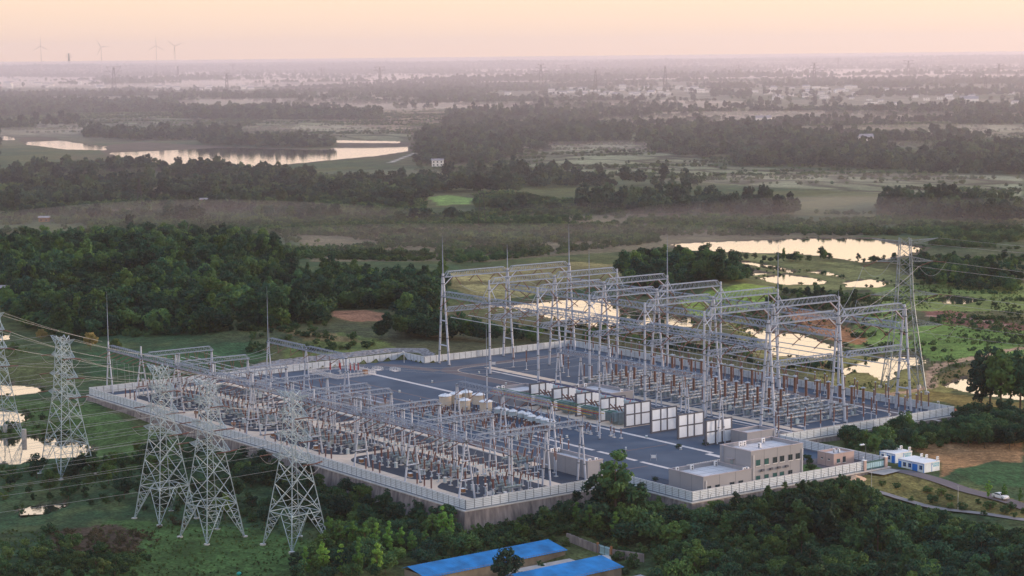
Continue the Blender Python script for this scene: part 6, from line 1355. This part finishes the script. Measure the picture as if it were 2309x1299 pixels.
# ------------------------------------------------------------------ lattice towers
def lattice_tower(cx_, cy_, z, H, base, waist, topw, arms, az, name, label, group=None, strings=True, legr=.20, foot_h=.35, mt='tower'):
    """square lattice tower; az = direction of the cross-arms"""
    t = thing(name, label, 'pylon', (cx_, cy_, z), group); A_ = Vector((math.cos(az), math.sin(az), 0)); B_ = Vector((-A_.y, A_.x, 0)); O = Vector((cx_, cy_, z))
    zl = H*.22; zw = H*.60
    def hw(h):
        if h < zw: return base/2+(waist/2-base/2)*(h/zw)
        return waist/2+(topw/2-waist/2)*((h-zw)/(H-zw))
    def cn(h, i): s = ((-1, -1), (1, -1), (1, 1), (-1, 1))[i % 4]; w = hw(h); return O+A_*(s[0]*w)+B_*(s[1]*w)+Vector((0, 0, h))
    # four splayed legs, each with its own open bracing up to the belt
    for i in range(4):
        m = MB(); m.bar(cn(0, i), cn(zl, i), legr*1.2)
        for j in (i+1, i-1):
            mid = (cn(zl, i)+cn(zl, j))/2; foot_ = cn(0, i); m.bar(foot_, mid, legr*.7); k = 5
            for q_ in range(1, k+1):
                a = cn(zl*q_/k, i); b = foot_+(mid-foot_)*(q_/k); m.bar(a, b, .09)
                if q_ < k: m.bar(b, cn(zl*(q_+1)/k, i), .08)
        m.build('leg', M[mt], t)
        m = MB(); f = cn(0, i); m.lathe((f.x, f.y, z-1.2), [(1.0, 0), (1.0, .9), (.75, .95), (.75, 1.2+foot_h)], 12); m.build('footing', M['conc'], t)
    m = MB()
    for i in range(4):
        m.bar(cn(zl, i), cn(zl, i+1), .14); m.bar((cn(zl, i)+cn(zl, i+1))/2, (cn(zl, i+1)+cn(zl, i+2))/2, .10)
    h = zl; 
    while h < H-.6:
        st = max(2.0, hw(h)*1.55); h2 = min(H, h+st)
        if H-h2 < 1: h2 = H
        for i in range(4):
            m.bar(cn(h, i), cn(h2, i), legr if h < zw else legr*.8); m.bar(cn(h, i), cn(h2, i+1), .12); m.bar(cn(h, i+1), cn(h2, i), .12)
            if hw(h) > 2.2:
                c = (cn(h, i)+cn(h2, i+1))/2; m.bar(cn((h+h2)/2, i), cn(h, i)+(cn(h2, i+1)-cn(h, i))*.28, .08); m.bar(cn((h+h2)/2, i+1), cn(h, i+1)+(cn(h2, i)-cn(h, i+1))*.28, .08); m.bar(cn(h+(h2-h)*.25, i), cn(h, i)+(cn(h2, i+1)-cn(h, i))*.25, .07); m.bar(cn(h+(h2-h)*.25, i+1), cn(h, i+1)+(cn(h2, i)-cn(h, i+1))*.25, .07)
                m.bar(cn(h, i)+(cn(h2, i+1)-cn(h, i))*.28, cn(h, i+1)+(cn(h2, i)-cn(h, i+1))*.28, .08)
            elif h2 < H: m.bar(cn(h2, i), cn(h2, i+1), .09)
        h = h2
    m.build('body', M[mt], t); tips = []
    for (ah, al, kind) in arms:
        for s in (-1, 1):
            m = MB(); w = hw(ah); tip = O+A_*(s*(w+al))+Vector((0, 0, ah+(0 if kind != 'top' else .9))); dz = 1.6 if kind != 'top' else 1.4
            lo = [O+A_*(s*w)+B_*(e*w)+Vector((0, 0, ah)) for e in (-1, 1)]; up = [O+A_*(s*w)+B_*(e*w)+Vector((0, 0, ah+dz*(1 if kind != 'top' else -1))) for e in (-1, 1)]
            tl = [tip+B_*(e*.25) for e in (-1, 1)]; n_ = max(4, int(al/1.2))
            for e in (0, 1):
                m.bar(lo[e], tl[e], .13); m.bar(up[e], tl[e], .12)
                for q_ in range(n_): m.bar(lo[e]+(tl[e]-lo[e])*(q_/n_), up[e]+(tl[e]-up[e])*((q_+.5)/n_), .07); m.bar(up[e]+(tl[e]-up[e])*((q_+.5)/n_), lo[e]+(tl[e]-lo[e])*((q_+1)/n_), .07)
            for q_ in range(n_): m.bar(lo[q_ % 2]+(tl[q_ % 2]-lo[q_ % 2])*(q_/n_), lo[1-q_ % 2]+(tl[1-q_ % 2]-lo[1-q_ % 2])*((q_+1)/n_), .07)
            m.build('cross_arm', M[mt], t); tips.append((tip, kind, s))
    return t, tips
TW = [(-196.5, -42.5, 42, 'lattice tower at the left edge standing on concrete piers in the pond'), (-136, -46, 40.5, 'slim lattice tower standing alone left of the others, its feet by the pond'), (-66, -49.5, 40.5, 'left one of the three lattice towers in front of the long fence'), (-40, -49.5, 40, 'middle one of the three lattice towers in front of the long fence'), (-20, -37, 38.5, 'right one of the three lattice towers, nearest the retaining wall')]
ARM = lambda H: [(H-1.4, 4.6, 'top'), (H-6.0, 4.2, 'arm'), (H-11.6, 5.2, 'arm'), (H-17.0, 6.0, 'arm')]
LD = Vector((-math.cos(rad(20)), -math.sin(rad(20)), 0))
tips_all = []
for i, (x, y, H, lb) in enumerate(TW):
    t, tips = lattice_tower(x, y, -7.0, H, 11.5, 4.6, 2.6, ARM(H), rad(8), 'lattice_tower', lb, 'lattice towers left of the yard', foot_h=4.0 if i == 0 else .35)
    tips_all.append((x, y, H, tips, i, t))
# lines from the gantry to each tower, and from the towers away to the lower left
def dead_end(t, p, d, L_=3.2):
    string(t, p, Vector(p)+d*L_, .2); return Vector(p)+d*L_
WAY = ('first', 'second', 'third', 'fourth', 'fifth')
for (x, y, H, tips, i, t) in tips_all:
    gx_ = {0: -209, 1: -158, 2: -97, 3: -72, 4: -47}[i]
    for j, (tip, kind, s) in enumerate(tips):
        tgt = Vector((gx_+(j-3.5)*3.2, 3.0, 13.4 if kind != 'top' else 18.5)); d = (tgt-tip).normalized(); away = Vector((tip.x, tip.y, tip.z))+Vector((-150, -430, -2)) 
        if i == 0: away = tip+Vector((-260, -380, 0))
        d2 = (away-tip).normalized(); nm = ('leftmost tower', 'lone slim tower', 'left front tower', 'middle front tower', 'right front tower')[i]
        if kind == 'top':
            conductor(tip, tgt, .6, 'thin earth wire from the %s to the front gantry' % nm, 'earth wires of the %s' % nm, .035); conductor(tip, away, 9, 'thin earth wire leaving the %s to the lower left' % nm, 'outgoing earth wires of the %s' % nm, .035, n=24)
        else:
            a = dead_end(t, tip, d); b = dead_end(t, tip, (d2+Vector((0, 0, -.08))).normalized())
            m = MB(); m.wire(sag(a, b, 2.4, 8), .05, 4); m.build('jumper', M['wire'], t)
            conductor(a, tgt, 1.0, 'overhead line from the %s to the front gantry' % nm, 'lines from the %s to the gantry' % nm, .035); conductor(b, away, 11, 'overhead line leaving the %s to the lower left' % nm, 'outgoing lines of the %s' % nm, .034, n=24)
# big tower beyond the right end
t, tips = lattice_tower(-72, 233.5, -4.2, 53, 13.4, 5.4, 3.4, [(52, 9.5, 'top'), (45, 7.5, 'arm'), (33.5, 9.0, 'arm'), (23, 9.5, 'arm')], rad(54), 'lattice_tower', 'biggest lattice tower with wide cross-arms beyond the right end of the yard', legr=.24, foot_h=1.0, mt='tower2')
for j, (tip, kind, s) in enumerate(tips):
    if kind == 'top': conductor(tip, tip+Vector((330, 330, -8)), 10, 'thin earth wire from the biggest tower to the right', 'earth wires of the biggest tower', .04, n=24); continue
    a = dead_end(t, tip, Vector((.68, .72, -.1)).normalized(), 4.5); b = dead_end(t, tip, Vector((-.55, -.72, -.35)).normalized(), 5.0); m = MB(); m.wire(sag(a, b, 4, 8), .06, 4); m.build('jumper', M['wire'], t)
    conductor(a, a+Vector((420, 420, -20)), 14, 'overhead line from the biggest tower off to the right', 'outgoing lines of the biggest tower', .06, n=24)
    conductor(b, (-58+j*3.0-10, 190, 25.5), 2, 'overhead line from the biggest tower down to the tall gantries', 'lines from the biggest tower to the gantries', .05)

# ------------------------------------------------------------------ far things
def far_pylon(px, pyb, pyt, kind, lab):
    g_ = G(px, pyb); lo = 5; 
    D_ = (Vector((g_.x, g_.y, 0))-Vector((CAMP.x, CAMP.y, 0))).length; H = (pyb-pyt)/FPX*D_*1.01
    t = thing('distant_pylon', lab, 'pylon', tuple(g_), 'distant pylons'); m = MB(); k = D_/FPX*1.8; b = H*.09; R_ = RGT
    for sx in (-1, 1):
        for sy in (-1, 1): m.bar(g_+R_*sx*b+FWD*sy*b, g_+R_*sx*b*.2+FWD*sy*b*.2+Vector((0, 0, H*.95)), .28*k)
    n_ = 7
    for q_ in range(n_):
        h0, h1 = H*.95*q_/n_, H*.95*(q_+1)/n_; w0, w1 = b*(1-.8*q_/n_), b*(1-.8*(q_+1)/n_)
        for sy in (-1, 1): m.bar(g_+R_*w0+FWD*sy*w0+Vector((0, 0, h0)), g_-R_*w1+FWD*sy*w1+Vector((0, 0, h1)), .16*k); m.bar(g_-R_*w0+FWD*sy*w0+Vector((0, 0, h0)), g_+R_*w1+FWD*sy*w1+Vector((0, 0, h1)), .16*k)
    m.build('body', M['ftow'], t); m = MB()
    al = {'y': ((.97, .26), (.82, .30)), 't': ((.97, .12), (.86, .2), (.72, .28)), 'm': ((.97, .05),)}[kind]
    for hf, lf in al:
        for s in (-1, 1): tip = g_+R_*s*H*lf+Vector((0, 0, H*hf)); m.bar(g_+Vector((0, 0, H*hf)), tip, .25*k); m.bar(g_+Vector((0, 0, H*(hf-.07))), tip, .18*k)
    if kind == 'y':
        for s in (-1, 1): m.bar(g_+Vector((0, 0, H*.62)), g_+R_*s*H*.26+Vector((0, 0, H*.97)), .25*k)
    m.build('cross_arm', M['ftow'], t)
PY = [(258, 214, 151, 'y', 'hazy pylon with a wide head at the upper left'), (512, 212, 160, 't', 'hazy pylon with three arms left of the centre, above the far villages'), (857, 196, 150, 'y', 'faint square-headed pylon left of the centre on the plain'), (1220, 205, 144, 't', 'clearest distant pylon near the middle of the horizon'), (1836, 190, 142, 't', 'faint pylon above the right village'), (2048, 178, 135, 'y', 'faint wide-headed pylon near the right horizon'), (2252, 185, 144, 't', 'faint pylon at the far right horizon'), (402, 186, 150, 'm', 'faint narrow mast left on the plain'), (1343, 212, 157, 'm', 'dark slender mast right of the clearest distant pylon'), (1500, 205, 148, 'm', 'faint mast above the middle village'), (156, 148, 120, 't', 'tiny pylon on the left horizon between the wind turbines'), (352, 150, 130, 't', 'tiny pylon on the horizon below the paired wind turbines'), (725, 152, 127, 'y', 'tiny pylon on the horizon left of the middle'), (935, 148, 127, 'm', 'tiny mast on the middle horizon'), (1277, 150, 124, 'y', 'tiny pylon on the horizon right of the middle'), (1666, 145, 120, 'y', 'tiny pylon on the right part of the horizon'), (1890, 140, 115, 'y', 'tiny tall pylon above the right horizon'), (1087, 510, 410, 't', 'slim see-through pylon in the middle distance on the brown heath'), (315, 465, 402, 't', 'slim dark pylon among the left woods'), (2222, 205, 170, 'm', 'dark short mast at the right above the village'), (525, 152, 128, 'y', 'tiny pylon on the horizon above the left villages')]
for a in PY: far_pylon(*a)
def turbine(px, py_hub, R_, D_, rot, lab):
    g_ = CAMP+(rayd(px, py_hub)).normalized()*0; r_ = rayd(px, py_hub); f = r_.dot(FWD); hub = CAMP+r_*(D_/f); gz_ = gz(hub.x, hub.y); t = thing('wind_turbine', lab, 'wind turbine', (hub.x, hub.y, gz_), 'wind turbines on the horizon')
    m = MB(); m.tube((hub.x, hub.y, gz_-30), hub, 2.6, 1.6, 10); m.build('tower', M['turb'], t); m = MB(); m.bar(hub+FWD*7, hub-FWD*4, 4.5); m.build('nacelle', M['turb'], t)
    for k in range(3):
        a = rad(rot+120*k); d = RGT*math.sin(a)+Vector((0, 0, math.cos(a))); m = MB(); m.bar(hub-FWD*5, hub-FWD*5+d*R_*.3, 2.6, 3.4); m.bar(hub-FWD*5+d*R_*.3, hub-FWD*5+d*R_, 3.4, .8); m.build('blade', M['turb'], t)
turbine(92, 104, 76, 16000, 0, 'leftmost wind turbine on the horizon'); turbine(228, 106, 74, 16000, -32, 'second wind turbine from the left'); turbine(352, 103, 78, 16500, 0, 'third wind turbine, left of the close pair'); turbine(394, 104, 75, 16500, 68, 'rightmost wind turbine of the close pair')
# farmhouses and villages
def house(px, py, w, label, group=None, two=False, blue=False, small=False):
    g_ = G(px, py); D_ = (g_-CAMP).length; W_ = w/FPX*D_; z = g_.z; ang = rad(54)+random.choice((0, 0, .25, -.2)); dd = W_*.55; h = max(3.0, W_*.30)*(1.7 if two else 1)
    t = thing('village_house' if small else 'farmhouse', label, 'house', tuple(g_), group); m = MB(); m.box((g_.x, g_.y, z-.5), (W_, dd, h+.5), ang); m.build('wall', M['soil' if 'brown' in label else 'farm'], t)
    c, s = math.cos(ang), math.sin(ang); R_ = lambda a, b, e: (g_.x+a*c-b*s, g_.y+a*s+b*c, z+h+e); m = MB(); a, b = W_/2+.5, dd/2+.5
    if random.random() < .45 and small: m.box((g_.x, g_.y, z+h), (W_*1.04, dd*1.04, .4), ang)
    else: m.add([R_(-a, -b, 0), R_(a, -b, 0), R_(a, b, 0), R_(-a, b, 0), R_(-a, 0, b*.5), R_(a, 0, b*.5)], [(0, 1, 5, 4), (2, 3, 4, 5), (1, 2, 5), (3, 0, 4)])
    m.build('roof', M['farmr'] if not blue else M['roofb'], t)
    m = MB(); n_ = max(2, int(W_/3.5))
    for fl in range(2 if two else 1):
        for k in range(n_): q = R_(-W_/2+(k+.5)*W_/n_, -dd/2-.03, 0); m.box((q[0], q[1], z+.9+fl*h/2), (W_/n_*.38, .08, min(1.5, h*.3)), ang)
    m.build('windows' if False else 'window_row', M['glassd'], t)
for a in ((987, 375, 26, 'white two-storey farmhouse with a small blue annex in the middle distance', True), (1006, 322, 24, 'small farmhouse with a blue-grey roof half hidden in the woods', False), (1313, 290, 22, 'left of two white farmhouses in the dark wood', True), (1376, 298, 22, 'right of two white farmhouses in the dark wood', True), (1946, 330, 42, 'long white two-storey farmhouse right of the middle', True), (2185, 235, 40, 'long pale house at the right edge of the far village', False), (1722, 276, 34, 'pale houses at the edge of the misty fields', False), (2142, 262, 14, 'small white house on the right far slope', False), (1145, 213, 14, 'small white house left of the clearest distant pylon', True), (12, 672, 30, 'white hut with a tin roof at the left edge of the woods', True), (112, 225, 12, 'small pale house in the far left tree belt', False), (180, 225, 14, 'second small pale house in the far left tree belt', False), (100, 500, 22, 'small red-brown hut in the left woods', False), (462, 458, 20, 'small brown hut on the heath left of the middle', False)):
    house(a[0], a[1], a[2], a[3], None, a[4])
hr = random.Random(11)
for grp, x0, x1, y0, y1, n_, lb in (('houses of the far left village', 0, 230, 186, 200, 26, 'pale house in the hazy village at the far left'), ('houses of the left middle village', 340, 570, 196, 206, 16, 'pale house in the hazy village left of the middle'), ('houses of the middle village', 1240, 1600, 200, 219, 48, 'pale house in the village right of the middle'), ('houses of the right village', 1700, 1930, 198, 226, 46, 'pale house in the village below the right horizon'), ('houses of the far right hamlet', 1930, 2290, 205, 238, 22, 'pale house scattered at the far right')):
    random.seed(n_)
    for k in range(n_): house(hr.uniform(x0, x1), hr.uniform(y0, y1), hr.uniform(9, 17), lb, grp, hr.random() < .4, small=True)
# ------------------------------------------------------------------ haze: one closed box of even, thin air round the camera and the whole scene
mb = MB(); c = CAMP+FWD*13500; ang = math.atan2(FWD.y, FWD.x)
mb.box((c.x, c.y, -60), (31000, 36000, 60+350), ang)
hz = mb.build('haze', M['conc']); hz.data.materials.clear(); hm = bpy.data.materials.new('haze_air'); hm.use_nodes = True; t = hm.node_tree; t.nodes.clear()
ho = t.nodes.new('ShaderNodeOutputMaterial'); pv = t.nodes.new('ShaderNodeVolumePrincipled'); t.links.new(pv.outputs[0], ho.inputs['Volume'])
pv.inputs['Density'].default_value = 3.2e-5; pv.inputs['Color'].default_value = (.90, .86, .95, 1); pv.inputs['Anisotropy'].default_value = .3
hz.data.materials.append(hm); tag(hz, 'thin morning haze over the whole plain', 'haze', kind='stuff'); hz.visible_shadow = True

# low morning mist: flat lens-shaped banks lying in the hollows, and one wide layer over the far plain
mm_ = bpy.data.materials.new('mist_air'); mm_.use_nodes = True; t = mm_.node_tree; t.nodes.clear()
ho = t.nodes.new('ShaderNodeOutputMaterial'); pv = t.nodes.new('ShaderNodeVolumePrincipled'); t.links.new(pv.outputs[0], ho.inputs['Volume'])
pv.inputs['Density'].default_value = 1.0e-3; pv.inputs['Color'].default_value = (1, .90, .90, 1); pv.inputs['Anisotropy'].default_value = .3
def lens(px, py, rx, ry, hh, lab):
    g_ = G(px, py); mb = MB(); n_, k_ = 28, 7; R_ = []
    for k in range(1, k_):
        a = math.pi*k/k_
        for i in range(n_): b = 2*math.pi*i/n_; s = math.sin(a)*(1+.12*math.sin(3*b+px)); R_.append(tuple(g_+RGT*rx*s*math.cos(b)+FWD*ry*s*math.sin(b)+Vector((0, 0, hh*math.cos(a)))))
    R_ += [tuple(g_+Vector((0, 0, hh))), tuple(g_-Vector((0, 0, hh)))]; T_ = len(R_)-2
    mb.add(R_, [(k*n_+i, (k+1)*n_+i, (k+1)*n_+(i+1) % n_, k*n_+(i+1) % n_) for k in range(k_-2) for i in range(n_)]+[(T_, i, (i+1) % n_) for i in range(n_)]+[(T_+1, (k_-2)*n_+(i+1) % n_, (k_-2)*n_+i) for i in range(n_)])
    o = mb.build('mist', mm_); tag(o, lab, 'mist', kind='stuff')
for a in ((430, 508, 190, 110, 17, 'bluish mist over the heath at the left'), (1950, 500, 230, 120, 16, 'pinkish mist over the heath at the right'), (1050, 550, 200, 100, 11, 'thin mist over the brown heath in the middle'), (1250, 244, 520, 420, 15, 'bright mist on the fields below the middle village'), (1760, 268, 420, 300, 13, 'bright mist on the fields below the right village'), (2080, 300, 330, 160, 12, 'mist over the pale fields at the right'), (640, 235, 480, 400, 14, 'mist behind the lake woods'), (1500, 330, 300, 110, 8, 'thin mist on the rice terraces'), (60, 300, 240, 120, 9, 'mist at the far left shore'), (330, 398, 120, 60, 9, 'mist behind the tree belt by the lake'), (1330, 482, 110, 50, 8, 'mist at the foot of the middle tree belt'), (2020, 460, 120, 60, 9, 'mist in front of the right tree belt'), (700, 296, 260, 130, 10, 'mist on the fields beyond the lake'), (1900, 412, 240, 70, 8, 'mist along the right terraces'), (960, 398, 130, 60, 8, 'mist round the white farmhouse'), (1700, 332, 260, 90, 10, 'mist in the right dark wood')): lens(*a)
mb = MB(); mb.box((CAMP.x+FWD.x*16800, CAMP.y+FWD.y*16800, -34), (17000, 14000, 46), ang)
ms = mb.build('mist', mm_); m3 = mm_.copy(); m3.node_tree.nodes['Principled Volume'].inputs['Density'].default_value = 1.0e-3; ms.data.materials.clear(); ms.data.materials.append(m3); tag(ms, 'low pale mist lying over the far plain', 'mist', kind='stuff')

mb = MB(); mb.box((CAMP.x+FWD.x*14900, CAMP.y+FWD.y*14900, -50), (27600, 24000, 155), ang)
ms = mb.build('mist', mm_); m4 = mm_.copy(); m4.node_tree.nodes['Principled Volume'].inputs['Density'].default_value = 8.5e-5; m4.node_tree.nodes['Principled Volume'].inputs['Color'].default_value = (.93, .86, .97, 1); ms.data.materials.clear(); ms.data.materials.append(m4); tag(ms, 'thicker low haze over the land beyond the yard', 'mist', kind='stuff')
